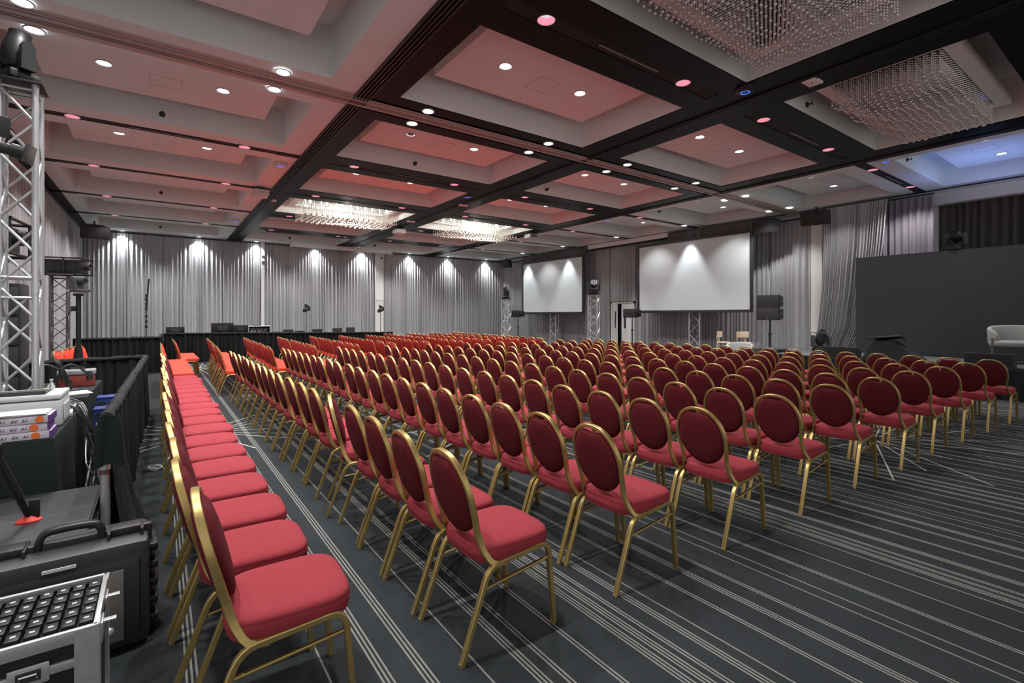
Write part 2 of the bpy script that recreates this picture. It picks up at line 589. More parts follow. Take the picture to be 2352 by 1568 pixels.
curtain('grey curtain between the near projection screen and the white wall strip', (xr, 6.95, 0), (xr, 8.25, 0), 4.62, CB, amp=.05, wl=.15, seed=10)
curtain('narrow grey curtain right of the white wall strip', (xr, 5.95, 0), (xr, 6.6, 0), 4.62, CB, amp=.05, wl=.15, seed=11)
curtain('gathered silver curtain sweeping sideways beside the stage screen', (15.75, 4.72, 0), (15.75, 6.35, 0), 4.66, .62, amp=.045, wl=.065, m=M_CURTS, seed=12,
        flare=lambda u, f: (.0 + u * (1 - .25 * f) + f * f * .42, -.12 * f))
curtain('violet grey pleated curtain above the stage screen', (16.15, 3.85, 0), (16.15, 4.95, 0), 4.66, .62, amp=.055, wl=.14, m=M_CURTG, seed=13)
curtain('dark brown curtain in the recess behind the stage screen', (XR + 1.3, -1.5, 0), (XR + 1.3, 4.2, 0), 4.9, .02, amp=.05, wl=.16, m=M_CURTD, seed=14)
# white pilasters showing between curtains
def pilaster(label, x0, x1, y0, y1, rails):
    t = thing('wall_pilaster', label, 'pilaster', ((x0 + x1) / 2, (y0 + y1) / 2, 0))
    w, h = (x1 - x0) / 2, (y1 - y0) / 2
    MB().box(-w, w, -h, h, 0, 4.79).build('shaft', M_WHITE, t)
    for z in rails:
        MB().box(-w - .012, w + .012, -h - .012, h + .012, z, z + .05).build('moulding', M_WHITE, t)
    return t
pilaster('narrow white pilaster with two dark vents between back wall curtains', 3.66, 3.79, yw - .05, yw + .1, ())
t = pilaster('white panelled pilaster on the back wall near the antenna stand', 8.82, 9.26, yw - .04, yw + .1, (.5, 2.35, 3.9, 4.2))
MB().box(.05, .14, -.1, -.085, 4.42, 4.52).build('vent', M_DGREY, t)
t = [o for o in C.objects if o.name == 'wall_pilaster'][0]
for z in (4.15, 3.9):
    MB().box(-.055, .055, -.09, -.075, z, z + .06).build('vent', M_DGREY, t)
pilaster('white wall strip between curtains near the double loudspeaker', xr - .1, xr + .1, 6.62, 6.93, (1.05,))
# screen housings under the ceiling
def housing(label, x0, x1, y0, y1, z0, z1, alongx):
    t = thing('screen_housing', label, 'screen housing', ((x0 + x1) / 2, (y0 + y1) / 2, z0))
    w, h = (x1 - x0) / 2, (y1 - y0) / 2
    MB().box(-w, w, -h, h, 0, z1 - z0, .02).build('case', M_WHITE, t)
    if alongx:
        MB().box(-w + .1, w - .1, -.02, .02, -.01, .004).build('slot', M_DGREY, t)
        for s_ in (-1, 1):
            MB().box(s_ * w - .03, s_ * w + .03, -h - .01, h + .01, -.01, z1 - z0, .01).build('end_cap', M_WPLAST, t)
    else:
        MB().box(-.02, .02, -h + .1, h - .1, -.01, .004).build('slot', M_DGREY, t)
        for s_ in (-1, 1):
            MB().box(-w - .01, w + .01, s_ * h - .03, s_ * h + .03, -.01, z1 - z0, .01).build('end_cap', M_WPLAST, t)
housing('long white rolled screen housing under the ceiling by the back wall', 4.65, 9.2, 22.75, 22.95, 4.55, 4.74, True)
housing('long white rolled screen housing under the ceiling above the double door', 15.95, 16.15, 11.75, 16.15, 4.59, 4.775, False)

# ------------------------------------------------------------------ downlights
def ring_mesh():
    m = MB()
    m.lathe([(.086, .0), (.1, .0), (.1, -.012), (.094, -.016), (.086, -.012), (.086, 0)], 22)
    return m.mesh('downlight_trim', M_WPLAST)
RINGM = ring_mesh()
LENSM = MB().lathe([(0.001, -.005), (.07, -.005), (.07, 0), (.001, 0)], 18).mesh('downlight_lens', M_LAMP)
REFLM = MB().lathe([(.084, -.010), (.07, -.004), (.07, -.001), (.086, -.001), (.086, -.010)], 20).mesh('downlight_reflector', M_LAMPR)
OFFM = MB().lathe([(0.001, -.005), (.07, -.005), (.07, 0), (.001, 0)], 18).mesh('downlight_lens', M_GREY)
PRING = MB().lathe([(.097, .0), (.104, .0), (.104, -.008), (.097, -.008), (.097, 0)], 22).mesh('pink_trim', M_WPLAST)
PCONE = MB().lathe([(.099, -.003), (.088, .085), (.085, .085), (.096, -.003)], 22).mesh('pink_cone', M_PINK)
PLENS = MB().lathe([(.001, .075), (.085, .075), (.085, .08), (.001, .08)], 18).mesh('pink_lens', mat('pink_lamp_lens', (.6, .7, .72), .3, var=0, emit=(.75, .9, 1), estr=.55))  # lens of an unlit fixture, its reflected light put in as a glow
def hole_plate():
    m = MB()
    n = 24
    vs, fs = [], []
    for i in range(n):
        a = 2 * PI * i / n
        c, q = math.cos(a), math.sin(a)
        k = min(.165 / abs(c) if abs(c) > 1e-6 else 9, .1005 / abs(q) if abs(q) > 1e-6 else 9)
        k = max(k, .1002)
        vs += [(.1 * c, .1 * q, 0), (c * k, q * k, 0), (.1 * c, .1 * q, .008), (c * k, q * k, .008)]
    for i in range(n):
        j = (i + 1) % n
        fs += [(i * 4, j * 4, j * 4 + 1, i * 4 + 1), (i * 4 + 2, i * 4 + 3, j * 4 + 3, j * 4 + 2), (i * 4, i * 4 + 2, j * 4 + 2, j * 4)]
    return m.add(vs, fs).mesh('mount_plate', M_BLACKM, 0)
HOLEM = hole_plate()
def downlight(label, x, y, z, lit=True, power=None, cone=125, col=(1, .985, .96), group=None):
    t = thing('ceiling_downlight', label, 'downlight', (x, y, z), 0, group)
    link('trim_ring', RINGM, t)
    link('lens', LENSM if lit else OFFM, t)
    link('reflector', REFLM, t)
    if lit and power:
        lamp('downlight_lamp', (x, y, z - .02), power, col, cone)
    return t
def pinklight(label, x, y, group=None, power=None):
    t = thing('ceiling_downlight', label, 'downlight', (x, y, CZ), 0, group)
    link('trim_ring', PRING, t)
    link('mount_plate', HOLEM, t, (0, 0, -.003))
    link('reflector', PCONE, t)
    link('lens', PLENS, t)
    if power:
        lamp('added_pink_lamp', (x, y, CZ - .02), power, (1, .93, .93), 120)  # added lamp for extra light; the pink fixture itself is unlit
    return t
BAY = ('left white bay', 'left black bay', 'right black bay', 'stage side bay')
for bx in range(4):
    for by in range(7):
        if (bx in (1, 2) and by in (0, 4)):
            continue                                   # chandelier coffers
        for s_, sd in ((-1, 'left'), (1, 'right')):
            lit = not (bx == 1 and by == 2 and s_ < 0)
            if bx == 3 and by == 0 and s_ < 0:
                pass
            downlight(f'{"lit" if lit else "unlit"} coffer downlight, {sd} of its pair, {ORD[by]} coffer back, {BAY[bx]}',
                      XC[bx] + s_ * .72, YC[by], 5.08, lit, DOWN_W * (.55 if bx == 3 else 1), 120 if bx < 3 else 95, group='downlights in the coffers')
for bx in range(4):
    for s_, sd in ((-1, 'left'), (1, 'right')):
        X = XC[bx] + s_ * 1.24
        for Y, w in ((7.05, 'near'), (7.655, 'far')):
            downlight(f'downlight on the {w} edge of the partition track, {sd} half of {BAY[bx]}', X, Y, CZ - .012, True, TRACK_W if w == 'far' else None, 115, group='downlights along the partition track')
        for gi, g in enumerate((4.14, 10.66, 13.88, 17.2, 20.33)):
            if bx == 3 and s_ > 0 and gi > 0:
                downlight(f'lit downlight in the {ORD[gi]} black slot, right half of {BAY[bx]}, washing the screens', 15.36, g, CZ, True, WASH_W * .8, 62, (.96, .99, 1), group='lit downlights in the slots')
            else:
                pinklight(f'pink downlight in the {ORD[gi]} black slot, {sd} half of {BAY[bx]}', X, g, 'pink downlights in the slots', PINK_W)
        downlight(f'downlight washing the back curtain, {sd} half of {BAY[bx]}', X, 23.86, CZ, True, WASH_W, 96, (.97, .99, 1), group='downlights washing the back curtain')

# ------------------------------------------------------------------ ceiling devices
def access_point(label, x, y, dark):
    t = thing('wireless_access_point', label, 'access point', (x, y, CZ - .012), 0, 'ceiling access points')
    MB().lathe([(.001, -.05), (.10, -.05), (.135, -.03), (.14, 0), (.001, 0)], 24).build('body', M_BLACK if dark else M_WPLAST, t)
    MB().lathe([(.05, -.054), (.062, -.054), (.062, -.049), (.05, -.049), (.05, -.054)], 20).build('light_ring', M_BLUE, t)
access_point('black round access point with blue ring beside the unlit chandeliers', 6.79, 3.72, True)
access_point('black round access point with blue ring on the far black crossing', 6.73, 11.39, True)
access_point('white round access point with blue ring in front of the ceiling projector, left bay', 2.1, 11.37, False)
access_point('white round access point with blue ring near the back wall, left bay', 2.09, 18.93, False)
access_point('white round access point with blue ring above the stage side', 12.2, 3.69, False)
access_point('white round access point with blue ring in front of the far screens', 12.2, 11.46, False)
def sprinkler(label, x, y, z):
    t = thing('fire_sprinkler', label, 'sprinkler', (x, y, z), 0, 'sprinklers on the coffer walls')
    MB().lathe([(.001, 0), (.045, 0), (.045, -.012), (.02, -.014), (.014, -.05), (.001, -.05)], 14, 'Y').build('escutcheon', M_DGREY, t)
    MB().lathe([(.001, -.085), (.03, -.085), (.03, -.08), (.008, -.078), (.008, -.05), (.001, -.05)], 10, 'Y').build('deflector', M_DGREY, t)
for i, (bx, by) in enumerate(((0, 2), (0, 4), (0, 6), (1, 2), (1, 6), (2, 2), (2, 0), (3, 0), (3, 2), (2, 6), (3, 4))):
    sprinkler(f'small dark sprinkler on the wall of the {ORD[by]} coffer back, {BAY[bx]}', XC[bx] - (.05 if bx < 2 else .9), CYS[by][1], 4.95)
for i, (x, y, l) in enumerate(((7.3, 3.05, 'between the unlit chandeliers'), (7.2, 12.4, 'before the lit chandeliers'), (7.0, 15.6, 'between the lit chandeliers'))):
    t = thing('ceiling_hatch', f'small pink plastic cover plate on the black beam {l}', 'cover plate', (x, y, BZ))
    MB().box(-.13, .13, -.09, .09, -.03, 0, .008).build('plate', M_CEIL, t)
    MB().box(-.01, .01, -.01, .01, -.034, -.028).build('screw', M_DGREY, t)
for x, y, l in ((2.6, 15.0, 'left of the lit chandelier'), (6.2, 20.3, 'near the back wall')):
    t = thing('smoke_detector', f'small white smoke detector on the black beam {l}', 'detector', (x, y, BZ))
    MB().lathe([(.001, -.05), (.04, -.05), (.07, -.025), (.075, 0), (.001, 0)], 16).build('body', M_WPLAST, t)
    MB().lathe([(.001, -.056), (.02, -.056), (.02, -.048), (.001, -.048)], 10).build('cap', M_GREY, t)

def ceiling_projector(label, x, y, rz):
    t = thing('ceiling_projector', label, 'projector', (x, y, 4.56), rz, 'white ceiling projectors')
    MB().box(-.22, .22, -.17, .17, 0, .15, .02).build('body', M_WPLAST, t)
    MB().lathe([(.001, 0), (.05, 0), (.055, .03), (.04, .035), (.001, .03)], 14, 'X', (.22, .06, .075)).build('lens', M_LENS, t)
    for i in range(6):
        MB().box(-.13 + i * .045, -.1 + i * .045, -.175, -.168, .03, .12).build('vent', M_GREY, t)
    MB().box(-.1, .1, -.1, .1, .15, .165).tube([(0, 0, .16), (0, 0, .235)], .03, 10).build('bracket', M_BLACK, t)
ceiling_projector('white ceiling projector on the left bay edge before the lit chandelier', 2.08, 13.75, R(90))
ceiling_projector('white ceiling projector between the two lit chandeliers', 7.15, 17.0, R(90))
ceiling_projector('white ceiling projector at the right end of the lit chandeliers', 11.75, 15.0, 0)

# ------------------------------------------------------------------ chandeliers
def chandelier(label, x0, x1, y0, y1, step, bead, lit, seed, low=.15, dome=.13):
    rr = random.Random(seed)
    cx, cy = (x0 + x1) / 2, (y0 + y1) / 2
    t = thing('bead_chandelier', label, 'chandelier', (cx, cy, 4.4))
    w, h = (x1 - x0) / 2, (y1 - y0) / 2
    fz = 5.08 - 4.4
    fr = .17
    for a in ((-w - fr, w + fr, -h - fr, -h), (-w - fr, w + fr, h, h + fr), (-w - fr, -w, -h, h), (w, w + fr, -h, h)):
        MB().box(*a, fz - .12, fz - .002).build('frame_side', M_CEIL, t, 0)
    MB().box(-w, w, -h, h, fz - .06, fz - .004).build('mirror_plate', M_MIRR, t, 0)
    nx, ny = int(2 * w / step), int(2 * h / step)
    sm = MB()
    V, F = [], []
    def octa(x, y, z, r):
        o = len(V)
        V.extend([(x - r, y, z), (x + r, y, z), (x, y - r, z), (x, y + r, z), (x, y, z - r), (x, y, z + r)])
        F.extend([(o + 5, o + 0, o + 2), (o + 5, o + 2, o + 1), (o + 5, o + 1, o + 3), (o + 5, o + 3, o), (o + 4, o + 2, o), (o + 4, o + 1, o + 2), (o + 4, o + 3, o + 1), (o + 4, o, o + 3)])
    balls = MB()
    for i in range(nx + 1):
        for j in range(ny + 1):
            x = -w + .03 + i * (2 * w - .06) / nx
            y = -h + .03 + j * (2 * h - .06) / ny
            e = min(i, nx - i, 5) / 5
            f = min(j, ny - j, 5) / 5
            zb = low + dome * (1 - min(e, f)) + .018 * math.sin(i * .7 + j * 1.1) + rr.uniform(-.008, .008)
            z = fz - .07
            while z > zb + .03:
                octa(x, y, z, bead * (.4 if lit else .55))
                z -= bead * 1.25
            balls.ball((x, y, zb), bead * .72, 6, 4)
    sm.add(V, F)
    sm.v += []
    bm_ = mat('lit_glass_bead', (.82, .88, .80), .25, var=0) if lit else M_BEAD
    o = sm.build('bead_strands', bm_, t, 0)
    o['kind'] = 'stuff'
    o = balls.build('end_balls', bm_, t, 80)
    o['kind'] = 'stuff'
    for i in range(6):
        for j in range(2):
            bx, by = -w + (i + .5) * 2 * w / 6, -h * .45 + j * h * .9
            m = MB().ball((bx, by, fz - .16), .03 if lit else .025, 8, 6).tube([(bx, by, fz - .06), (bx, by, fz - .14)], .012, 6)
            m.build('bulb', M_BULB if lit else M_CLEAR, t)
    if lit:
        l = bpy.data.lights.new('chandelier_lamp', 'POINT')
        l.energy = 120
        l.color = (1, .96, .9)
        l.shadow_soft_size = .12
        lo = bpy.data.objects.new('chandelier_lamp', l)
        C.objects.link(lo)
        lo.location = (cx, cy, 4.84)
    return t
chandelier('unlit glass bead chandelier cut off by the top of the picture', 3.3, 6.25, 1.75, 3.25, .092, .024, False, 1)
chandelier('unlit glass bead chandelier over the chairs near the stage', 8.1, 10.95, 1.85, 3.15, .085, .024, False, 2)
chandelier('lit glass bead chandelier on the left, in front of the back wall', 3.4, 6.2, 14.85, 16.2, .15, .046, True, 3, .03, .05)
chandelier('lit glass bead chandelier on the right, in front of the back wall', 8.1, 10.95, 14.85, 16.2, .15, .046, True, 4, .03, .05)

# ------------------------------------------------------------------ chairs
def bez(p0, p1, p2, n=5):
    a, b, c = Vector(p0), Vector(p1), Vector(p2)
    return [tuple(a * (1 - t) ** 2 + b * 2 * t * (1 - t) + c * t * t) for t in [i / n for i in range(n + 1)]]
def smooth_path(pts, n=4):
    P = [Vector(p) for p in pts]
    out = []
    for i in range(len(P) - 1):
        p0, p1, p2, p3 = P[max(i - 1, 0)], P[i], P[i + 1], P[min(i + 2, len(P) - 1)]
        for k in range(n):
            t = k / n
            out.append(tuple(.5 * ((2 * p1) + (p2 - p0) * t + (2 * p0 - 5 * p1 + 4 * p2 - p3) * t * t + (3 * p1 - p0 - 3 * p2 + p3) * t ** 3)))
    out.append(tuple(P[-1]))
    return out
def bar(a, b, r=.3):
    """rounded flat bar section, half sizes a (along ref) and b"""
    c = min(a, b) * .3
    return [(a, b - c), (a - c, b), (-a + c, b), (-a, b - c), (-a, -b + c), (-a + c, -b), (a - c, -b), (a, -b + c)]
def superell(a, b, e, n, taper=0.):
    o = []
    for i in range(n):
        t = 2 * PI * i / n
        c, s_ = math.cos(t), math.sin(t)
        x = a * math.copysign(abs(c) ** (2 / e), c)
        y = b * math.copysign(abs(s_) ** (2 / e), s_)
        o.append((x, y * (1 + taper * x / a)))
    return o

def xback(z):          # how far the back leans at a height
    if z > .5:
        return .085 - (z - .5) * .26
    return .085

def oval_chair():
    t = thing('banquet_chair', 'x', 'chair', (0, 0, 0))
    # seat
    s_ = MB().rings(superell(.222, .210, 4.2, 40, .03), [(.90, .400), (.97, .405), (.99, .425), (.995, .428), (1.0, .440), (1.0, .455), (.985, .462), (.99, .466), (.975, .475), (.93, .484), (.80, .492), (.5, .498), (.1, .5)], lambda a, b, h: (.285 + a, b, h))
    s_.build('seat', M_BURG, t, 50)
    # backrest cushion with the hand hole notched into its top edge
    ol = []
    n = 44
    for i in range(n):
        a = 2 * PI * i / n
        y, z = .169 * math.cos(a), .196 * math.sin(a)
        if z > .12 and abs(y) < .07:
            z -= .026 * (math.cos(y / .07 * PI / 2)) ** .8
        ol.append((y, z))
    def fr(y, z, h):
        zz = .698 + z
        return (xback(zz) + h, y, zz)
    s_ = MB().rings(ol, [(.55, -.036), (.85, -.030), (.95, -.022), (.985, -.010), (.985, .008), (.95, .022), (.85, .032), (.55, .040)], fr)
    # same burgundy fabric as the seat, with its shade put into a darker colour
    s_.build('backrest', M_BURG_SHADE, t, 60)
    # back frame: one bent flat tube
    right = [(.0, .905), (.068, .895), (.121, .862), (.158, .808), (.177, .745), (.180, .685), (.175, .620), (.167, .555), (.169, .495), (.184, .435)]
    path = []
    for sgn in (1, -1):
        side = [(xback(z) - .002, sgn * y, z) for y, z in right]
        side[-2] = (.092, sgn * .176, .475)
        side[-1] = (.135, sgn * .195, .405)
        side.append((.20, sgn * .198, .392))
        path.append(side)
    full = path[1][::-1][:-1] + path[0]
    MB().sweep(smooth_path(full, 3), bar(.0145, .0098), (1, 0, 0)).build('back_frame', M_GOLD, t, 32)
    # legs
    sec = bar(.0135, .0118)
    for sgn in (1, -1):
        y = sgn * .203
        rear = [(-.035, y + sgn * .002, .0)] + [(-.033, y + sgn * .002, .012)] + [(.088, y, .335)] + bez((.088, y, .335), (.112, y, .392), (.165, y, .397), 4)[1:] + [(.30, y, .408)]
        front = [(.30, y, .408), (.405, y, .417)] + bez((.405, y, .417), (.455, y, .42), (.468, y, .37), 4)[1:] + [(.500, y + sgn * .002, .012), (.501, y + sgn * .002, 0)]
        for q, foot in ((rear, rear[0]), (front, front[-1])):
            m = MB().sweep(q, sec, (0, 1, 0))
            m.cur = 1
            m.lathe([(.001, 0), (.013, 0), (.013, .014), (.001, .014)], 8, 'Z', (foot[0], foot[1], 0))
            m.build('leg', [M_GOLD, M_CHROME], t, 32)
        MB().sweep([(.072, y, .30), (.474, y, .345)], bar(.008, .006), (0, 1, 0)).build('stretcher', M_GOLD, t, 50)
    return t

def rect_chair():
    t = thing('stacking_chair', 'x', 'chair', (0, 0, 0))
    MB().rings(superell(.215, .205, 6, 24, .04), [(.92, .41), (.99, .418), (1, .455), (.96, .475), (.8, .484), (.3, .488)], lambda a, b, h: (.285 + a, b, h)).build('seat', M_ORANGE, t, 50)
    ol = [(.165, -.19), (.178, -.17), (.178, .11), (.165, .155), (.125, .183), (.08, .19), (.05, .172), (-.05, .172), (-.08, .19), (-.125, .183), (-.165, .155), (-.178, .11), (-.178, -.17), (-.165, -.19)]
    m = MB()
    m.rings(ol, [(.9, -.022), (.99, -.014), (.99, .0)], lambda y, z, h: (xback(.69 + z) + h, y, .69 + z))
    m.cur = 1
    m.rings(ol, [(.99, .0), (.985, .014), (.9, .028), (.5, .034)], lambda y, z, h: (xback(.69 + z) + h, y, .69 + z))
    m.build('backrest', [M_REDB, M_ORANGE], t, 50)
    right = [(0, .905), (.09, .902), (.145, .882), (.182, .835), (.19, .74), (.19, .5), (.198, .43)]
    path = []
    for sgn in (1, -1):
        side = [(xback(z), sgn * y, z) for y, z in right]
        side[-1] = (.12, sgn * .2, .41)
        path.append(side)
    MB().sweep(smooth_path(path[1][::-1][:-1] + path[0], 2), [(.011, .0), (0, .011), (-.011, 0), (0, -.011)], (1, 0, 0)).build('back_frame', M_GOLD, t, 60)
    for sgn in (1, -1):
        y = sgn * .202
        for q in ([(-.03, y, 0), (.1, y, .37), (.14, y, .4), (.3, y, .405)], [(.3, y, .405), (.43, y, .405), (.465, y, .37), (.49, y, 0)]):
            MB().sweep(q, [(.011, .0), (0, .011), (-.011, 0), (0, -.011)], (0, 1, 0)).build('leg', M_GOLD, t, 60)
    return t

OV, RC = oval_chair(), rect_chair()
_first = {'o': True, 'r': True}
rc = random.Random(11)
def put(kind, label, x, y, rz=0., group=None):
    src = OV if kind == 'o' else RC
    o = src if _first[kind] else copy_tree(src)
    _first[kind] = False
    o.location = (x, y, 0)
    o.rotation_euler = (0, 0, rz)
    o['label'] = label
    o['category'] = 'chair'
    o['group'] = group
    return o
ROWW = ['row beside the black fence'] + [f'{ORD[k - 1]} row right of the aisle' for k in range(1, 11)]
for k in range(11):
    n = (18, 18, 20, 19, 19, 19, 19, 19, 19, 19, 19)[k]
    x0 = [.10, 1.12, 2.07, 3.06, 4.08, 5.08, 6.06, 7.05, 8.0, 8.95, 9.9][k]
    y0 = [2.13, 2.09, 2.06, 2.01, 1.98, 1.97, 1.90, 1.90, 1.84, 1.78, 1.72][k]
    st_ = [.478, .47, .447, .458, .456, .456, .457, .457, .457, .457, .457][k]
    for j in range(n):
        x = x0 + rc.uniform(-.014, .014) - .0045 * j * (k > 0) * (.5 + .08 * k)
        y = y0 + j * st_ + rc.uniform(-.004, .004)
        rz = R(rc.uniform(-.9, .9))
        if k == 1 and j > 4:
            y += .095
        if k == 1 and j == 4:
            rz = R(-17)
            x += .02
            y += .105
        if k == 0:
            x += (0.03 if j == 0 else -.02 if j < 3 else -.03 + .01 * math.sin(j * 2.1))
            rz = R(-3 if j == 0 else rc.uniform(-2, 2))
        put('o', f'burgundy oval-back gold chair, {ORD[j]} from the near end, {ROWW[k]}', x, y, rz, 'oval-back chairs in rows')
for k in range(11):
    n = 13 if k < 7 else 15
    for j in range(n):
        y = 11.1 + j * .44 + rc.uniform(-.004, .004)
        f = (y - 11) / 6
        x = (.06 + .895 * k) * (1 - f) + (.22 + .93 * k) * f + rc.uniform(-.025, .025)
        if k == 0:
            y = 11.15 + j * .46
            x = .05 if y < 14.4 else .33 + rc.uniform(-.02, .02)
        put('r', f'scarlet square-back chair, {ORD[j]} from the oval chairs, {ROWW[k]}', x, y, R(rc.uniform(-.7, .7)), 'square-back chairs in rows')
for i, (x, y) in enumerate(((-1.18, 12.3), (-1.12, 12.75), (-1.1, 13.2), (-1.06, 13.65), (-1.02, 14.1))):
    put('r', f'scarlet square-back chair behind the fence, {ORD[i]} counted towards the back wall', x - .35, y, R(-8), 'square-back chairs behind the fence')
for i, (x, y, l) in enumerate(((-1.95, 11.7, 'beside the camera pole'), (-1.55, 15.3, 'by the curtained table'))):
    put('r', f'single square-back chair standing apart {l} behind the fence', x, y, R(15), 'square-back chairs behind the fence')

# ------------------------------------------------------------------ truss, stage fixtures
def truss(name, label, loc, rz, side, z0, z1, cr, br, pitch, m, joints=(), group=None, tri=False, plates=True, mbrace=None):
    t = thing(name, label, 'truss', (loc[0], loc[1], loc[2]), rz, group)
    h = side / 2
    cs = [(-h, -h), (h, -h), (h, h), (-h, h)] if not tri else [(-h, -h * .8), (h, -h * .8), (0, h * .9)]
    for (x, y) in cs:
        rod('chord', (x, y, z0), (x, y, z1), cr, m, t, 12)
    n = max(1, round((z1 - z0 - .1) / pitch))
    p = (z1 - z0 - .1) / n
    for f in range(len(cs)):
        a, b = cs[f], cs[(f + 1) % len(cs)]
        for i in range(n):
            q0, q1 = (a, b) if (i + f) % 2 == 0 else (b, a)
            rod('brace', (*q0, z0 + .05 + i * p), (*q1, z0 + .05 + (i + 1) * p), br, mbrace or m, t, 8)
        for z in [z0 + .05, z1 - .05] + [w for j in joints for w in (j - .09, j + .09)]:
            rod('cross_tube', (*a, z), (*b, z), br, mbrace or m, t, 8)
    for j in joints:
        for (x, y) in cs:
            MB().lathe([(cr * 1.15, j - .05), (cr * 1.15, j + .05)], 12, 'Z', (x, y, 0)).build('coupler', m, t)
    if plates:
        MB().box(-h - .06, h + .06, -h - .06, h + .06, z0 - .012, z0, .003).build('base_plate', M_BLACK, t)
        MB().box(-h - .05, h + .05, -h - .05, h + .05, z1, z1 + .02, .003).build('top_plate', M_BLACK, t)
    return t

def moving_head(label, loc, rz, pan, tilt, sc=1., wash=False, m=M_BLACK, group=None):
    t = thing('moving_head_light', label, 'stage light', loc, rz, group)
    t.scale = (sc, sc, sc)
    MB().box(-.17, .17, -.14, .14, .015, .11, .025).build('base', m, t)
    for a in ((-.13, -.1), (.13, -.1), (.13, .1), (-.13, .1)):
        MB().lathe([(.001, 0), (.025, 0), (.022, .018), (.001, .018)], 8, 'Z', (a[0], a[1], 0)).build('rubber_foot', M_BLACKM, t)
    MB().box(-.05, .05, -.142, -.138, .04, .085).build('display', M_LENS, t)
    c, s_ = math.cos(pan), math.sin(pan)
    RM = Matrix.Rotation(pan, 4, 'Z')
    y = MB()
    y.M = RM
    y.box(-.06, .06, -.19, .19, .115, .165, .02)
    for k in (-1, 1):
        y.prism([(-.07, .12), (.07, .12), (.06, .38), (.03, .43), (-.03, .43), (-.06, .38)], k * .19 - .03, k * .19 + .03)
    y.build('yoke', m, t)
    hd = MB()
    hd.M = RM @ Matrix.Translation((0, 0, .36)) @ Matrix.Rotation(tilt, 4, 'Y')
    if wash:
        hd.lathe([(.001, -.12), (.09, -.11), (.13, -.05), (.145, .04), (.145, .09), (.13, .1), (.001, .1)], 18)
    else:
        hd.lathe([(.001, -.2), (.08, -.19), (.125, -.12), (.13, .02), (.11, .12), (.095, .2), (.1, .22), (.08, .22), (.075, .19), (.001, .19)], 16)
    ho = hd.build('head', m, t)
    if wash:
        L = MB()
        L.M = hd.M
        for i in range(7):
            a = i * PI / 3
            r_ = 0 if i == 6 else .082
            L.M = hd.M
            L.lathe([(.001, .1), (.034, .1), (.03, .115), (.001, .118)], 10, 'Z', (r_ * math.cos(a), r_ * math.sin(a), 0))
        o = L.build('lens_cluster', mat('pale_lens', (.55, .57, .6), .1, var=0), ho)
        o['kind'] = 'stuff'
    else:
        L = MB()
        L.M = hd.M
        L.lathe([(.001, .192), (.076, .192), (.07, .2), (.001, .205)], 14)
        L.build('lens', M_LENS, ho)
    return t

truss('box_truss_tower', 'slim box truss tower left of the far projection screen', (14.5, 20.6, 0), R(30), .36, .012, 2.4, .025, .012, .33, M_BRACE, plates=True)
truss('box_truss_tower', 'slim box truss tower between the two projection screens', (14.5, 14.35, 0), R(30), .38, .012, 2.42, .025, .012, .33, M_BRACE)
moving_head('black moving head light on the truss left of the far screen', (14.5, 20.6, 2.42), R(-54), 0, R(-20), 1.05)
moving_head('moving head light with clustered lenses on the truss between the screens', (14.5, 14.35, 2.44), R(-54), R(-70), R(60), 1.15, wash=True)
truss('screen_support_truss', 'truss support under the far projection screen', (16.02, 18.5, 0), R(-90), .42, .012, 3.0, .025, .012, .42, M_BRACE, tri=True)
truss('screen_support_truss', 'truss support under the near projection screen', (16.02, 10.6, 0), R(-90), .42, .012, 3.0, .025, .012, .42, M_BRACE, tri=True)

def proj_screen(label, y0, y1, z0, z1, X):
    cy = (y0 + y1) / 2
    t = thing('projection_screen', label, 'projection screen', (X, cy, z0))
    w, H_ = (y1 - y0) / 2, z1 - z0
    MB().box(-.004, .004, -w, w, 0, H_).build('canvas', M_SCREEN, t, 0)
    b = .1
    for n_, a in (('frame_side', (-w - b, -w, -b, H_ + b)), ('frame_side', (w, w + b, -b, H_ + b))):
        MB().box(-.02, .025, a[0], a[1], a[2], a[3], .006).build(n_, M_DGREY, t)
    MB().box(-.02, .025, -w, w, -b, 0, .004).build('frame_bottom', M_DGREY, t)
    MB().box(-.02, .025, -w, w, H_, H_ + b, .004).build('frame_top', M_DGREY, t)
    return t
proj_screen('white far projection screen in a dark frame', 16.3, 20.75, 1.74, 4.26, 15.72)
proj_screen('large white near projection screen in a dark frame', 8.45, 13.0, 1.76, 4.28, 15.72)
curtain('dark pleated valance above the near projection screen', (15.8, 8.4, 0), (15.8, 11.7, 0), 4.66, 4.36, amp=.03, wl=.13, m=M_CURTD, seed=21, name='curtain_valance', cat='valance')
curtain('dark pleated valance above the far projection screen', (15.8, 16.2, 0), (15.8, 20.9, 0), 4.66, 4.34, amp=.03, wl=.13, m=M_CURTD, seed=22, name='curtain_valance', cat='valance')

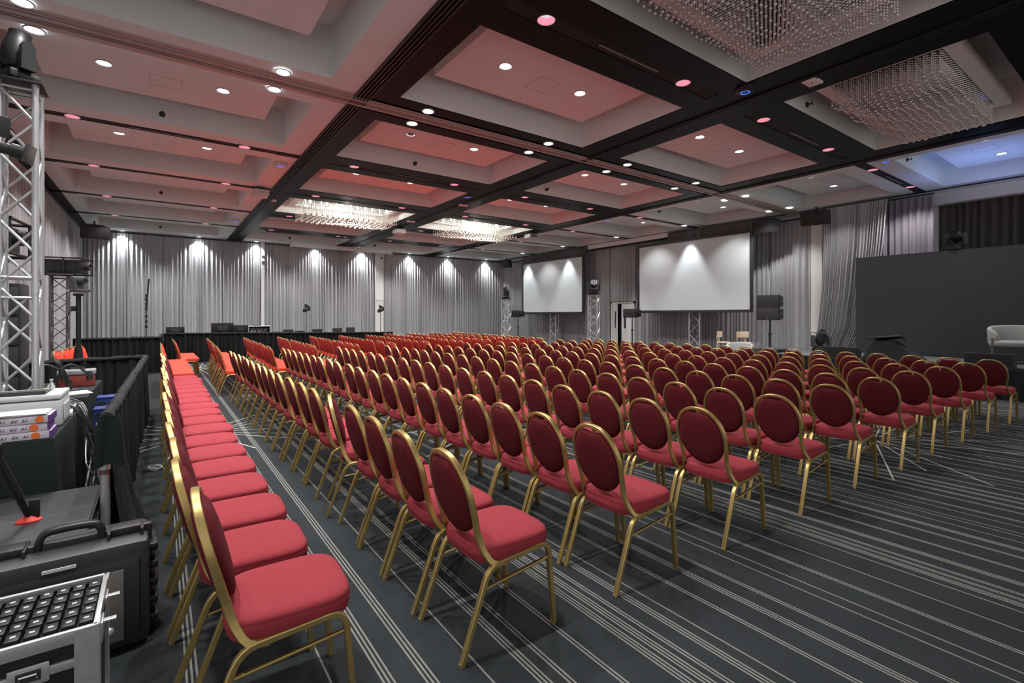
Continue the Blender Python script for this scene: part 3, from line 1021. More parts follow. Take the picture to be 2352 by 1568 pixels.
def line_speaker(label, loc, rz, group=None, W_=.56, H_=.34, tilt=0):
    t = thing('line_array_speaker', label, 'loudspeaker', loc, rz, group)
    t.rotation_euler = (0, tilt, rz)
    w = W_ / 2
    # local -X is the front grille
    MB().prism([(-.2, -H_ / 2), (.2, -H_ * .36), (.2, H_ * .36), (-.2, H_ / 2)], -w, w).build('cabinet', M_BLACK, t)
    MB().box(-.212, -.2, -w + .012, w - .012, -H_ / 2 + .015, H_ / 2 - .015, .004).build('grille', M_DGREY, t)
    MB().box(-.216, -.211, -.012, .012, -H_ / 2 + .03, -H_ / 2 + .042).build('badge', M_RIBBON, t)
    for s_ in (-1, 1):
        sp = MB().box(-.19, .17, s_ * w - .012, s_ * w + .012, -H_ * .40, H_ * .40, .004).build('side_plate', M_DGREY, t)
        for z in (-.06, .07):
            MB().box(-.02, .1, s_ * (w + .012) - .004, s_ * (w + .012) + .004, z - .03, z + .03).build('handle_recess', M_BLACKM, sp)
    return t
def speaker_stand(label, loc, z, base_label, sz, bm_, group=None):
    t = thing('speaker_pole', label, 'speaker stand', (loc[0], loc[1], sz))
    rod('pole', (0, 0, 0), (0, 0, z - sz), .019, M_BLACK, t, 10)
    rod('sleeve', (0, 0, 0), (0, 0, (z - sz) * .5), .026, M_BLACK, t, 10)
    MB().box(-.04, .04, -.03, .03, (z - sz) * .5 - .02, (z - sz) * .5 + .04, .006).build('collar', M_BLACK, t)
    b = thing('subwoofer', base_label, 'subwoofer', (loc[0], loc[1], 0))
    MB().box(-.3, .3, -.36, .36, .02, sz, .012).build('cabinet', bm_, b)
    MB().box(-.312, -.298, -.34, .34, .05, sz - .03, .004).build('grille', M_DGREY if bm_ is M_BLACK else bm_, b)
    for x in (-.22, .22):
        for y in (-.28, .28):
            MB().lathe([(.001, 0), (.03, 0), (.03, .025), (.001, .025)], 8, 'Z', (x, y, 0)).build('rubber_foot', M_BLACKM, b)
AIM = R(8)
line_speaker('upper black loudspeaker of the stacked pair on a pole', (13.7, 6.8, 1.945), R(12))
line_speaker('lower black loudspeaker of the stacked pair on a pole', (13.7, 6.8, 1.60), R(12))
speaker_stand('black pole carrying the pair of stacked loudspeakers', (13.7, 6.8), 1.43, 'low black subwoofer under the pole of the stacked loudspeakers', .64, M_BLACK)
line_speaker('black loudspeaker on a pole at the left edge of the near screen', (15.1, 12.85, 1.65), R(10))
speaker_stand('black pole carrying the loudspeaker left of the near screen', (15.1, 12.85), 1.48, 'red brown box at the foot of the pole near the door', .47, M_BROWNB)
line_speaker('black loudspeaker on a pole left of the far screen', (15.1, 20.4, 1.65), R(10))
speaker_stand('black pole carrying the loudspeaker left of the far screen', (15.1, 20.4), 1.48, 'black box at the foot of the pole left of the far screen', .47, M_BLACK)

def hung_speaker(label, loc, rz, tilt):
    t = thing('ceiling_hung_speaker', label, 'loudspeaker', loc, rz, 'hung loudspeakers')
    t.rotation_euler = (0, tilt, rz)
    MB().prism([(-.22, -.38), (.12, -.24), (.12, .24), (-.22, .38)], -.2, .2, 'XY').build('cabinet', M_BLACK, t)
    MB().box(-.235, -.22, -.365, .365, -.185, .185, .006).build('grille', M_BLACK, t)
    MB().box(-.02, .06, -.02, .02, .2, .33).box(-.12, .12, -.25, .25, .2, .215).build('bracket', M_BLACK, t)
    return t
hung_speaker('black ceiling-hung loudspeaker at the right edge of the near screen', (15.95, 8.0, 4.46), R(22), R(-16))
hung_speaker('black ceiling-hung loudspeaker above the white wall strip', (15.85, 6.5, 4.46), R(12), R(-12))
hung_speaker('black wall-hung loudspeaker in the top left corner by the curtains', (-1.72, 20.9, 4.3), R(105), R(-18))
hung_speaker('black ceiling-hung loudspeaker in the far right corner', (15.9, 22.5, 4.46), R(10), R(-10))

# door in the right wall
d = MB()
d.box(XR - .1, XR + .02, 14.05, 14.12, 0, 2.16).box(XR - .1, XR + .02, 15.33, 15.4, 0, 2.16).box(XR - .1, XR + .02, 14.05, 15.4, 2.09, 2.16)
door = struct('door_1', d, M_WHITE)
def leaf(y0, y1, ang, hinge):
    m = MB().box(0, .045, y0 - hinge, y1 - hinge, .01, 2.08)
    o = m.build('door_leaf', M_WHITE, door)
    o.location = (XR - .09, hinge, 0)
    o.rotation_euler = (0, 0, ang)
    yc = (y0 * .7 + y1 * .3 if hinge == y1 else y0 * .3 + y1 * .7) - hinge
    MB().box(-.006, .05, yc - .06, yc + .06, 1.0, 1.75).build('door_glass', M_DGREY, o)
    MB().box(-.02, 0, yc - .1 + .02, yc - .1 + .04, .9, 1.15).build('handle', M_ALU, o)
leaf(14.13, 14.78, R(0), 14.13)
leaf(14.9, 15.32, R(-20), 15.32)
MB().box(XR - .03, XR - .01, 14.1, 15.35, 0, 2.1).build('door_void', M_BLACKM, door)

# ------------------------------------------------------------------ stage
t = thing('stage_platform', 'low dark stage with black pleated skirt in front of the big screen', 'stage', (14.3, 1.6, 0))
MB().box(-1.75, 1.9, -5.2, 4.6, .55, .6, .006).build('deck', M_STAGE, t)
MB().box(-1.77, -1.75, -5.2, 4.6, .54, .605).build('front_edge', M_BLACK, t)
MB().box(-1.6, 1.8, -5.1, 4.5, 0, .55).build('substructure', M_BLACKM, t)
def skirt(y0, y1, x, n_, seed):
    rr = random.Random(seed)
    vs, fs = [], []
    n = int((y1 - y0) / .02)
    ph = 0
    cols = []
    for i in range(n + 1):
        ph += rr.uniform(.5, 1.1)
        cols.append((y0 + (y1 - y0) * i / n, math.sin(ph)))
    for z, a in ((.55, .006), (.3, .018), (.01, .024)):
        for (y, o) in cols:
            vs.append((x - .03 + a * o, y, z))
    for r_ in range(2):
        for i in range(n):
            fs.append((r_ * (n + 1) + i, r_ * (n + 1) + i + 1, (r_ + 1) * (n + 1) + i + 1, (r_ + 1) * (n + 1) + i))
    MB().add(vs, fs).build(n_, M_TEALCL, t, 60)
skirt(-5.1, 4.6, -1.73, 'skirt', 4)
side = MB().box(-1.7, 1.8, 4.6, 4.62, .01, .55)
side.build('end_skirt', M_TEALCL, t)
# led wall
led = thing('led_wall', 'large dark grey switched-off screen wall on the stage', 'led wall', (14.72, 5.1, .602))
PM = MB().box(0, .07, .0003, .4997, .0003, .4897).mesh('led_panel', M_LED, 0)
for i in range(13):
    for j in range(5):
        link('led_panel', PM, led, (0, -.5 * (i + 1), j * .49))
MB().box(.08, .14, -6.5, 0, 0, 2.44).build('backing_frame', M_BLACK, led)
MB().box(-.03, .14, -6.5, .02, -.0, .02).build('base_rail', M_BLACK, led)
moving_head('black moving head light on top of the stage screen', (14.82, 3.15, 3.05), R(-20), R(20), R(-75), .88, m=M_BLACKM)
moving_head('dark grey moving head light on the stage left of the big screen', (14.2, 5.72, .603), R(-30), R(75), R(-35), 1.0, m=M_DGREY)
def wedge_monitor(label, loc, rz):
    t = thing('floor_monitor', label, 'stage monitor', loc, rz, 'monitors on the stage edge')
    MB().prism([(-.14, 0), (.16, 0), (.16, .10), (-.05, .24), (-.14, .24)], -.34, .34).build('housing', M_DGREY, t)
    MB().box(-.147, -.14, -.32, .32, .02, .225).build('rear_panel', M_BLACK, t)
    MB().box(-.152, -.147, -.31, -.2, .05, .1).build('socket_panel', M_BLACKM, t)
wedge_monitor('black stage monitor on the stage edge in front of the armchair', (12.75, 2.22, .6), R(0))
wedge_monitor('black stage monitor on the stage edge near the floor moving light', (12.75, 4.7, .6), R(0))
t = thing('draped_prompter', 'slanted black draped monitor stand on the stage edge', 'monitor stand', (12.85, 3.85, .603))
body = MB()
body.add([(-.25, .42, 0), (-.25, -.62, 0), (.35, -.62, 0), (.35, .42, 0), (-.12, .2, .42), (-.12, -.14, .42), (.1, -.14, .4), (.1, .2, .4)],
         [(0, 1, 2, 3), (4, 7, 6, 5), (0, 4, 5, 1), (1, 5, 6, 2), (2, 6, 7, 3), (3, 7, 4, 0)])
body.build('cloth', M_DRAPE, t, 0)
sc_ = MB()
sc_.M = Matrix.Translation((0, .02, .435)) @ Matrix.Rotation(R(-6), 4, 'X') @ Matrix.Rotation(R(14), 4, 'Y')
sc_.box(-.18, .2, -.3, .33, 0, .03, .006)
sc_.build('monitor_panel', M_BLACK, t)

# armchairs
def tub_chair(label, loc, rz, legs=True):
    t = thing('tub_armchair', label, 'armchair', loc, rz)
    inner, outer, n = .27, .35, 28
    vs, fs = [], []
    for i in range(n + 1):
        a = R(38) + (2 * PI - R(76)) * i / n
        k = math.sin(PI * i / n) ** .5
        top = .56 + .2 * k
        for r_, z in ((inner, .40), (inner + .005, top - .03), (inner + .03, top), (outer - .02, top), (outer, top - .03), (outer - .015, .38)):
            vs.append((r_ * math.cos(a) * 1.0, r_ * math.sin(a) * 1.06, z))
    for i in range(n):
        for j in range(6):
            k = (j + 1) % 6
            fs.append((i * 6 + j, i * 6 + k, (i + 1) * 6 + k, (i + 1) * 6 + j))
    fs += [tuple(range(6)), tuple(range(n * 6, n * 6 + 6))[::-1]]
    MB().add(vs, fs).build('backrest', M_BOUCLE, t, 60)
    MB().rings(superell(.31, .34, 3.2, 32), [(.95, .33), (1, .345), (1, .40), (.97, .43), (.8, .445), (.3, .45)], lambda a, b, h: (a + .03, b, h)).build('seat', M_BOUCLE, t, 60)
    for x in (-.2, .27):
        for y in (-.29, .29):
            rod('leg', (x, y, 0), (x, y, .5 if x > 0 else .36), .018, M_GREY, t, 10)
    return t
tub_chair('light grey upholstered tub armchair on the stage in front of the dark screen', (13.95, 2.1, .602), R(190))
tub_chair('pale tub armchair on the floor below the near projection screen', (13.9, 7.78, 0), R(-150))
t = thing('counter_stool', 'pale wooden counter stool with curved back below the near screen', 'stool', (15.1, 9.0, 0), R(-70))
MB().rings(superell(.19, .2, 3.5, 28), [(.95, .655), (1, .665), (1, .685), (.95, .693)]).build('seat', M_BEIGE, t)
for x in (-.16, .16):
    for y in (-.17, .17):
        rod('leg', (x * 1.15, y * 1.1, 0), (x, y, .66), .017, M_BEIGE, t, 10)
bk = [(-.2 + .1 * (abs(i - 6) / 6) ** 2, -.24 + .04 * i, 0) for i in range(13)]
MB().sweep([(p[0], p[1], .93) for p in bk], [(.1, .008), (.075, .014), (-.075, .014), (-.1, .008), (-.1, -.008), (.1, -.008)], (0, 0, 1)).build('backrest', M_BEIGE, t, 60)
for y in (-.16, .16):
    rod('back_post', (-.17, y, .66), (-.185, y, .9), .014, M_BEIGE, t, 8)
t2 = thing('counter_stool', 'pale wooden counter stool partly hidden behind the other stool', 'stool', (15.5, 8.5, 0), R(-110))
for o in list(t.children):
    c = o.copy()
    C.objects.link(c)
    c.parent = t2

# ------------------------------------------------------------------ pipe and drape, back tables
def fence(label, pts, zt, seed, m=M_DRAPE, wl=.12, posts=True, flare_end=None):
    """black drape hung on a pipe along a polyline"""
    rr = random.Random(seed)
    o = thing('drape_fence', label, 'drape', (pts[0][0], pts[0][1], 0))
    ox, oy = pts[0][0], pts[0][1]
    for si in range(len(pts) - 1):
        a, b = Vector(pts[si]), Vector(pts[si + 1])
        za, zb_ = a.z or zt, b.z or zt
        A, B = a.to_2d(), b.to_2d()
        L = (B - A).length
        d_ = (B - A) / L
        nr = Vector((-d_.y, d_.x))
        cols, s_ = [], 0.
        while s_ < L:
            w = wl * rr.uniform(.6, 1.6)
            k = rr.uniform(.6, 1.3)
            for i in range(8):
                if s_ + w * i / 8 < L:
                    cols.append((s_ + w * i / 8, math.sin(2 * PI * i / 8) * k, rr.uniform(-.01, .01)))
            s_ += w
        cols.append((L, 0, 0))
        vs, fs = [], []
        lv = ((1.03, .022, .0), (1.0, .03, .02), (.9, .02, 0), (.5, .034, 0), (.0, .05, .0))
        n = len(cols)
        for (f, am, bulge) in lv:
            for (q, oo, j) in cols:
                z = (za + (zb_ - za) * q / L) * f + (.012 if f == 0 else 0) + (j if f > .95 else 0)
                p = A + d_ * (q + j) + nr * (am * oo + (.0))
                vs.append((p.x - ox, p.y - oy, z))
        for r_ in range(len(lv) - 1):
            for i in range(n - 1):
                fs.append((r_ * n + i, r_ * n + i + 1, (r_ + 1) * n + i + 1, (r_ + 1) * n + i))
        MB().add(vs, fs).build('drape_panel', m, o, 60)
        rl = MB().tube([(A.x - ox, A.y - oy, za + .0), (B.x - ox, B.y - oy, zb_ + .0)], .028, 10)
        rl.build('top_pipe', m, o)
        # gathered fabric bunched over the pipe
        k = int(L / .035)
        gp, rad = [], []
        for i in range(k + 1):
            q = A + (B - A) * i / k
            gp.append(Vector((q.x - ox + rr.uniform(-.004, .004), q.y - oy + rr.uniform(-.004, .004), za + (zb_ - za) * i / k + rr.uniform(-.004, .008))))
            rad.append(.035 + .006 * math.sin(i * .8 + rr.uniform(-1, 1)))
        vs, fs = [], []
        for i, c in enumerate(gp):
            for a_ in range(8):
                an = 2 * PI * a_ / 8
                r_ = rad[i] + rr.uniform(-.002, .002)
                e_ = nr * math.cos(an) * r_
                sl = d_ * .008 * math.sin(an)
                vs.append((c.x + e_.x + sl.x, c.y + e_.y + sl.y, c.z + math.sin(an) * r_))
        for i in range(k):
            for a_ in range(8):
                b_ = (a_ + 1) % 8
                fs.append((i * 8 + a_, i * 8 + b_, (i + 1) * 8 + b_, (i + 1) * 8 + a_))
        fs += [tuple(range(8))[::-1], tuple(range(k * 8, k * 8 + 8))]
        MB().add(vs, fs).build('gathered_hem', m, o, 80)
    return o
fence('long black drape in front of the back wall control tables', [(.12, 19.2, .97), (7.8, 19.2, .86)], .95, 1)
fence('black drape between the fence chairs and the back control tables', [(-1.75, 16.4, .95), (.0, 16.4, .95), (.1, 19.1, .97)], .95, 2)
f1 = fence('black drape fence on the left enclosing the control desk', [(-.27, 4.0, .9), (-.17, 9.65, .9), (-1.55, 9.45, .88)], .9, 3, wl=.16)
# loose tail of the drape flaring onto the carpet at the near end of the fence
tail = MB()
N = 14
vs, fs = [], []
for r_, (z, off, ln) in enumerate(((.9, .0, .0), (.75, .02, .04), (.5, .05, .09), (.25, .10, .16), (.06, .16, .22), (.012, .20, .30))):
    for i in range(N):
        u = i / (N - 1)
        vs.append((.02 + off * (.35 + .65 * math.sin(u * 9 + r_ * .2) ** 2) , -.04 + u * .9 - ln * .5 * (1 - u), z))
for r_ in range(5):
    for i in range(N - 1):
        fs.append((r_ * N + i, r_ * N + i + 1, (r_ + 1) * N + i + 1, (r_ + 1) * N + i))
tail.add(vs, fs).build('drape_tail', M_TEALCL, f1, 60)
fl_v, fl_f = [], []
for r_, (z, k) in enumerate(((.935, .45), (.88, .6), (.76, .7), (.64, .72))):
    for i in range(9):
        u = i / 8
        fl_v.append((-.10 * k + .20 * k * u + .02, -.115 - .012 * math.sin(u * 9 + r_ * .4), z - (.05 * abs(u - .5) if r_ == 3 else 0)))
for r_ in range(3):
    for i in range(8):
        fl_f.append((r_ * 9 + i, r_ * 9 + i + 1, r_ * 9 + i + 10, r_ * 9 + i + 9))
MB().add(fl_v, fl_f).build('end_flap', M_TEALCL, f1, 60)
rod('end_post', (.0, -.06, .0), (.0, -.06, .86), .026, M_ALU, f1, 14)
rod('post_sleeve', (.0, -.06, .60), (.0, -.06, .70), .031, M_BRACE, f1, 14)
rod('post_band', (.0, -.06, .57), (.0, -.06, .60), .0275, mat('brown_tape', (.16, .09, .07), .6, var=.1), f1, 14)
MB().box(-.16, .16, -.22, .1, 0, .012, .003).build('base_plate', M_BLACK, f1)

def plain_table(label, x0, x1, y0, y1, z, m=M_BLACK, cloth=False):
    t = thing('control_table', label, 'table', ((x0 + x1) / 2, (y0 + y1) / 2, 0))
    w, h = (x1 - x0) / 2, (y1 - y0) / 2
    MB().box(-w, w, -h, h, z - .035, z, .004).build('table_top', m, t)
    for a in (-1, 1):
        for b in (-1, 1):
            rod('leg', (a * (w - .06), b * (h - .06), 0), (a * (w - .06), b * (h - .06), z - .03), .017, M_GREY, t, 8)
    return t
plain_table('long dark control table behind the back drape, left half', .35, 3.9, 19.5, 20.3, .78)
plain_table('long dark control table behind the back drape, right half', 4.0, 7.6, 19.5, 20.3, .78)
plain_table('dark side table behind the left back drape', -1.6, -.15, 16.7, 17.4, .80)

def monitor(label, loc, rz, w, h, group=None, stand=True):
    t = thing('computer_monitor', label, 'monitor', loc, rz, group)
    # back of the screen faces -Y local
    z0 = .16
    MB().box(-w / 2, w / 2, -.02, .012, z0, z0 + h, .006).build('panel', M_BLACK, t)
    MB().box(-w / 2 + .012, w / 2 - .012, .011, .014, z0 + .015, z0 + h - .012).build('screen', M_LENS, t)
    MB().box(-w * .22, w * .22, -.045, -.018, z0 + h * .2, z0 + h * .7, .008).build('rear_cover', M_DGREY, t)
    MB().box(-.03, .03, -.05, -.03, .01, z0 + h * .45).build('neck', M_BLACK, t)
    MB().box(-.13, .13, -.11, .09, 0, .014, .004).build('foot', M_BLACK, t)
monitor('large black monitor seen from behind on the control table', (1.80, 19.85, .78), R(4), .68, .36)
monitor('second black monitor seen from behind beside the equipment rack', (2.36, 19.8, .78), R(-8), .46, .28)
monitor('black monitor at the left end of the drape beside the gap', (.44, 19.85, .78), R(6), .52, .24)
def laptop(label, x, rz, open_, tall=.24):
    t = thing('laptop', label, 'laptop', (x, 19.78, .78), rz, 'laptops on the control table')
    MB().box(-.18, .18, -.12, .12, 0, .018, .004).build('keyboard_base', M_DGREY, t)
    m = MB()
    m.M = Matrix.Translation((0, -.12, .018)) @ Matrix.Rotation(open_, 4, 'X')
    m.box(-.18, .18, -.006, .006, 0, tall, .003)
    l = m.build('lid', M_DGREY, t)
    m2 = MB()
    m2.M = m.M
    m2.box(-.03, .03, -.008, -.006, tall * .5, tall * .55)
    m2.build('badge', M_GREY, l)
for i, (x, rz, op, tl, lab) in enumerate(((3.5, 2, 10, .17, 'first laptop right of the equipment rack, lid low'), (3.9, 0, 4, .24, 'second laptop right of the equipment rack, with a bright rear badge'), (4.3, 0, 10, .19, 'third laptop right of the rack, left of the antenna stand'),
                                      (4.97, -14, 6, .24, 'laptop just right of the first antenna stand, turned aside'), (5.72, -10, 2, .27, 'laptop second from the right end of the row'), (6.2, 4, 0, .29, 'tall laptop at the right end of the row'))):
    laptop('dark ' + lab, x, R(rz), R(op), tl)
rk = thing('equipment_rack', 'silver edged equipment rack full of cables on the control table', 'equipment rack', (2.95, 19.9, .783))
MB().box(-.36, .36, -.18, .2, 0, .02).box(-.36, .36, -.18, .2, .36, .40).box(-.36, -.33, -.18, .2, 0, .4).box(.33, .36, -.18, .2, 0, .4).box(-.36, .36, .17, .2, 0, .4).build('case', M_DGREY, rk)
for a in ((-.36, -.36), (.33, .36)):
    pass
for x in (-.35, .35):
    rod('edge_profile', (x, -.185, 0), (x, -.185, .4), .014, M_ALU, rk, 6)
for z in (.01, .39):
    rod('edge_profile', (-.36, -.185, z), (.36, -.185, z), .014, M_ALU, rk, 6)
for i, z in enumerate((.06, .13, .2, .27)):
    MB().box(-.31, .31, -.12, .12, z, z + .05).build('rack_unit', M_GREY if i % 2 else M_DGREY, rk)
rr = random.Random(9)
cb = MB()
for i in range(26):
    x, z = rr.uniform(-.3, .3), rr.uniform(.06, .32)
    cb.tube(bez((x, -.12, z), (x + rr.uniform(-.1, .1), -.2, z - .05), (x + rr.uniform(-.2, .2), -.13, max(.03, z - rr.uniform(.05, .2))), 5), .006, 5)
o = cb.build('patch_cables', M_WPLAST, rk)
o['kind'] = 'stuff'
MB().box(-.2, .05, -.1, .1, .4, .43, .005).build('top_unit', M_BLACK, rk)

def antenna(label, x):
    t = thing('paddle_antenna', label, 'antenna', (x, 20.45, 0))
    rod('pole', (0, 0, .02), (0, 0, 1.9), .011, M_BLACK, t, 8)
    for a in (90, 210, 330):
        rod('tripod_leg', (0, 0, .35), (.32 * math.cos(R(a)), .32 * math.sin(R(a)), .012), .009, M_BLACK, t, 6)
    p = MB().prism([(-.13, .04), (-.05, .02), (.16, .12), (.14, .26), (-.03, .36), (-.06, .36), (-.06, .2), (-.13, .14)], -.008, .008)
    po = p.build('paddle', M_BLACKM, t)
    po.location = (0, 0, 1.66)
    for i in range(3):
        MB().box(-.06 + i * .05, -.03 + i * .05, -.011, -.008, .17, .2).build('print_mark', M_RIBBON, po)
    MB().box(-.02, .02, -.02, .02, 1.72, 1.8).build('clamp', M_BLACK, t)
antenna('black paddle antenna on a thin stand behind the middle laptops', 4.72)
antenna('black paddle antenna on a thin stand near the white pilaster', 7.75)
mp = thing('microphone_pole', 'tall thin black microphone pole by the left back drape', 'microphone stand', (-.3, 17.7, 0))
rod('pole', (0, 0, .02), (.0, 0, 1.7), .012, M_BLACK, mp, 8)
rod('shotgun_tube', (0, 0, 1.72), (.06, 0, 2.62), .022, M_BLACKM, mp, 10)
for z in (1.2, 1.35, 1.5, 1.7, 1.85, 2.0, 2.1):
    MB().box(-.028, .028, -.025, .025, z, z + .07, .005).build('clamp', M_BLACK, mp)
MB().lathe([(.001, 0), (.16, 0), (.16, .012), (.02, .03), (.001, .03)], 18).build('base', M_BLACK, mp)
mx = thing('audio_console', 'small audio console with blue display on the left back table', 'audio console', (-1.02, 16.95, .802))
MB().prism([(-.2, 0), (.2, 0), (.2, .12), (-.2, .05)], -.3, .3, 'YZ').build('body', M_DGREY, mx)
MB().box(-.27, -.12, -.215, -.2, .02, .085).build('display', M_DISPB, mx)
for i in range(8):
    MB().box(-.2 + i * .05, -.19 + i * .05, -.1, .1, .09, .12).build('fader', M_GREY, mx)
for i, (x, l) in enumerate(((-.64, 'left'), (-.37, 'right'))):
    t = thing('gooseneck_microphone', f'{l} gooseneck microphone beside the small audio console', 'microphone', (x, 17.0, .80))
    MB().box(-.05, .05, -.06, .06, 0, .03, .006).build('base', M_BLACK, t)
    MB().tube(bez((0, 0, .03), (-.02, 0, .26), (.2, -.02, .17), 10), .007, 6).build('gooseneck', M_BLACK, t)
    MB().lathe([(.001, 0), (.016, .0), (.016, .05), (.001, .055)], 8, 'X', (.2, -.02, .165)).build('capsule', M_BLACKM, t)
t = thing('case_handle_box', 'low black case with a loop handle on the left back drape', 'case', (-1.48, 16.95, .802))
MB().box(-.14, .14, -.1, .1, 0, .08, .01).build('body', M_BLACK, t)
MB().tube([(-.1, 0, .08), (-.1, 0, .14), (-.08, 0, .16), (.08, 0, .16), (.1, 0, .14), (.1, 0, .08)], .012, 6, (0, 1, 0)).build('handle', M_BLACK, t)

# ------------------------------------------------------------------ left foreground
tw = truss('aluminium_truss_tower', 'big aluminium box truss tower at the left edge of the picture', (-1.02, 6.19, 0), 0, .24, .012, 3.62, .0255, .0125, .285, M_ALU, joints=(1.80,))
moving_head('black moving head light on top of the big truss tower', (-1.04, 6.2, 3.645), R(-55), R(90), R(8), .8)
def spot(label, loc, rz, tilt, sc, tagcol=None):
    t = thing('profile_spotlight', label, 'stage light', loc, 0)
    t.rotation_euler = (0, tilt, rz)
    t.scale = (sc, sc, sc)
    MB().lathe([(.001, -.22), (.07, -.21), (.085, -.15), (.085, -.02), (.06, .0), (.06, .1), (.075, .11), (.075, .24), (.001, .235)], 16, 'X').build('body', M_BLACK, t)
    MB().box(.24, .262, -.1, .1, -.1, .1, .004).build('colour_frame', M_DGREY, t)
    MB().lathe([(.001, .236), (.068, .237), (.06, .245), (.001, .25)], 14, 'X').build('lens', M_LENS, t)
    MB().tube([(0, -.1, 0), (0, -.1, .14), (0, -.08, .17), (0, .08, .17), (0, .1, .14), (0, .1, 0)], .01, 6, (1, 0, 0)).build('yoke', M_BLACK, t)
    MB().box(-.02, .02, -.02, .02, .17, .25).build('clamp', M_DGREY, t)
    if tagcol:
        MB().box(-.12, -.06, -.092, -.082, -.02, .05).build('coloured_tag', tagcol, t)
    return t
spot('black profile spotlight with a red tag clamped to the big truss', (-1.16, 5.72, 3.10), R(-55), R(10), .8, M_REDP)
spot('lower black profile spotlight clamped to the big truss, pointing right', (-1.10, 5.90, 2.98), R(-12), R(12), .8)
def caged_projector(label, loc, rz, sc=1.):
    t = thing('caged_projector', label, 'projector', loc, rz)
    t.scale = (sc, sc, sc)
    MB().box(-.36, .36, -.24, .24, .03, .29, .02).build('body', M_BLACK, t)
    for i in range(7):
        MB().box(-.2 + 0 * i, .28, -.246, -.238, .06 + i * .03, .072 + i * .03).build('vent', M_DGREY, t)
    MB().lathe([(.001, 0), (.075, 0), (.08, .12), (.065, .13), (.06, .1), (.001, .1)], 16, 'X', (.36, -.06, .17)).build('lens', M_DGREY, t)
    for x in (-.42, 0.1, .42):
        for y in (-.28, .28):
            rod('cage_post', (x, y, 0), (x, y, .34), .016, M_BLACK, t, 8)
    for z in (.0, .34):
        for y in (-.28, .28):
            rod('cage_rail', (-.44, y, z), (.44, y, z), .016, M_BLACK, t, 8)
        for x in (-.42, .42):
            rod('cage_rail', (x, -.28, z), (x, .28, z), .016, M_BLACK, t, 8)
    return t
caged_projector('black projector in a rigging cage behind the big truss', (-1.56, 6.98, 2.16), R(-6))
st2 = thing('projector_stand', 'black pole stand carrying the caged projector behind the big truss', 'stand', (-1.56, 6.98, 0))
rod('pole', (0, 0, .02), (0, 0, 2.1), .03, M_BLACK, st2, 10)
MB().box(-.3, .3, -.22, .22, 2.1, 2.14, .005).build('top_plate', M_BLACK, st2)
MB().box(-.25, .25, -.2, .2, 0, .03, .006).build('base', M_BLACK, st2)
rod('collar', (0, 0, 1.2), (0, 0, 1.3), .04, M_BLACK, st2, 10)
rkc = thing('equipment_cabinet', 'tall dark equipment cabinet behind the big truss', 'cabinet', (-1.64, 8.72, 0))
MB().box(-.3, .25, -.25, .25, 0, 1.95, .012).build('body', M_BLACKM, rkc)
for i in range(5):
    MB().box(-.28, .23, -.262, -.248, .08 + i * .37, .42 + i * .37, .004).build('drawer_panel', M_DGREY, rkc)
pt = truss('projector_truss_tower', 'slim dark truss tower carrying the far caged projector', (-1.68, 13.8, 0), 0, .26, .012, 2.38, .02, .009, .26, mat('dark_aluminium', (.2, .2, .21), .4, metal=.7, var=.1))
caged_projector('black projector in a rigging cage on the slim dark truss tower', (-1.62, 13.8, 2.42), R(-14), .95)
# camera on a pole
cp = thing('camera_pole', 'black camera pole with a tapered base behind the black fence', 'stand', (-1.02, 10.15, 0))
rod('pole', (0, 0, .4), (0, 0, 1.88), .033, M_BLACK, cp, 12)
MB().lathe([(.001, 0), (.19, 0), (.19, .02), (.08, .72), (.05, 1.0), (.045, 1.06), (.001, 1.06)], 16).build('base_cover', M_DRAPE, cp)
MB().box(-.06, .06, -.05, .05, 1.86, 1.9, .006).build('head_plate', M_DGREY, cp)
MB().tube(bez((-.03, -.02, 1.7), (-.16, -.04, 1.6), (-.12, -.02, 1.3), 10), .006, 5).build('cable', M_BLACK, cp)
MB().box(-.09, -.03, -.03, .03, 1.62, 1.70, .006).build('clamp', M_BLACK, cp)
pz = thing('ptz_camera', 'grey robotic camera with round lens on the black pole', 'camera', (-1.02, 10.15, 1.9), R(-50))
pz.scale = (.85, .85, .85)
M_PTZ = mat('slate_plastic', (.075, .077, .082), .5, var=.08)
MB().box(-.13, .13, -.12, .12, .02, .075, .015).build('base', M_PTZ, pz)
MB().prism([(-.12, .075), (.06, .075), (.03, .2), (.02, .29), (-.08, .29), (-.11, .25)], -.085, .085).build('arm', M_PTZ, pz)
MB().lathe([(.001, -.09), (.055, -.085), (.062, 0), (.062, .15), (.055, .17), (.001, .165)], 18, 'X', (0, 0, .235)).build('head', M_PTZ, pz)
MB().lathe([(.001, .166), (.04, .168), (.035, .178), (.001, .18)], 16, 'X', (0, 0, .235)).build('lens', M_LENS, pz)
MB().box(-.135, -.04, -.125, -.12, .03, .06).build('label_sticker', M_WPLAST, pz)

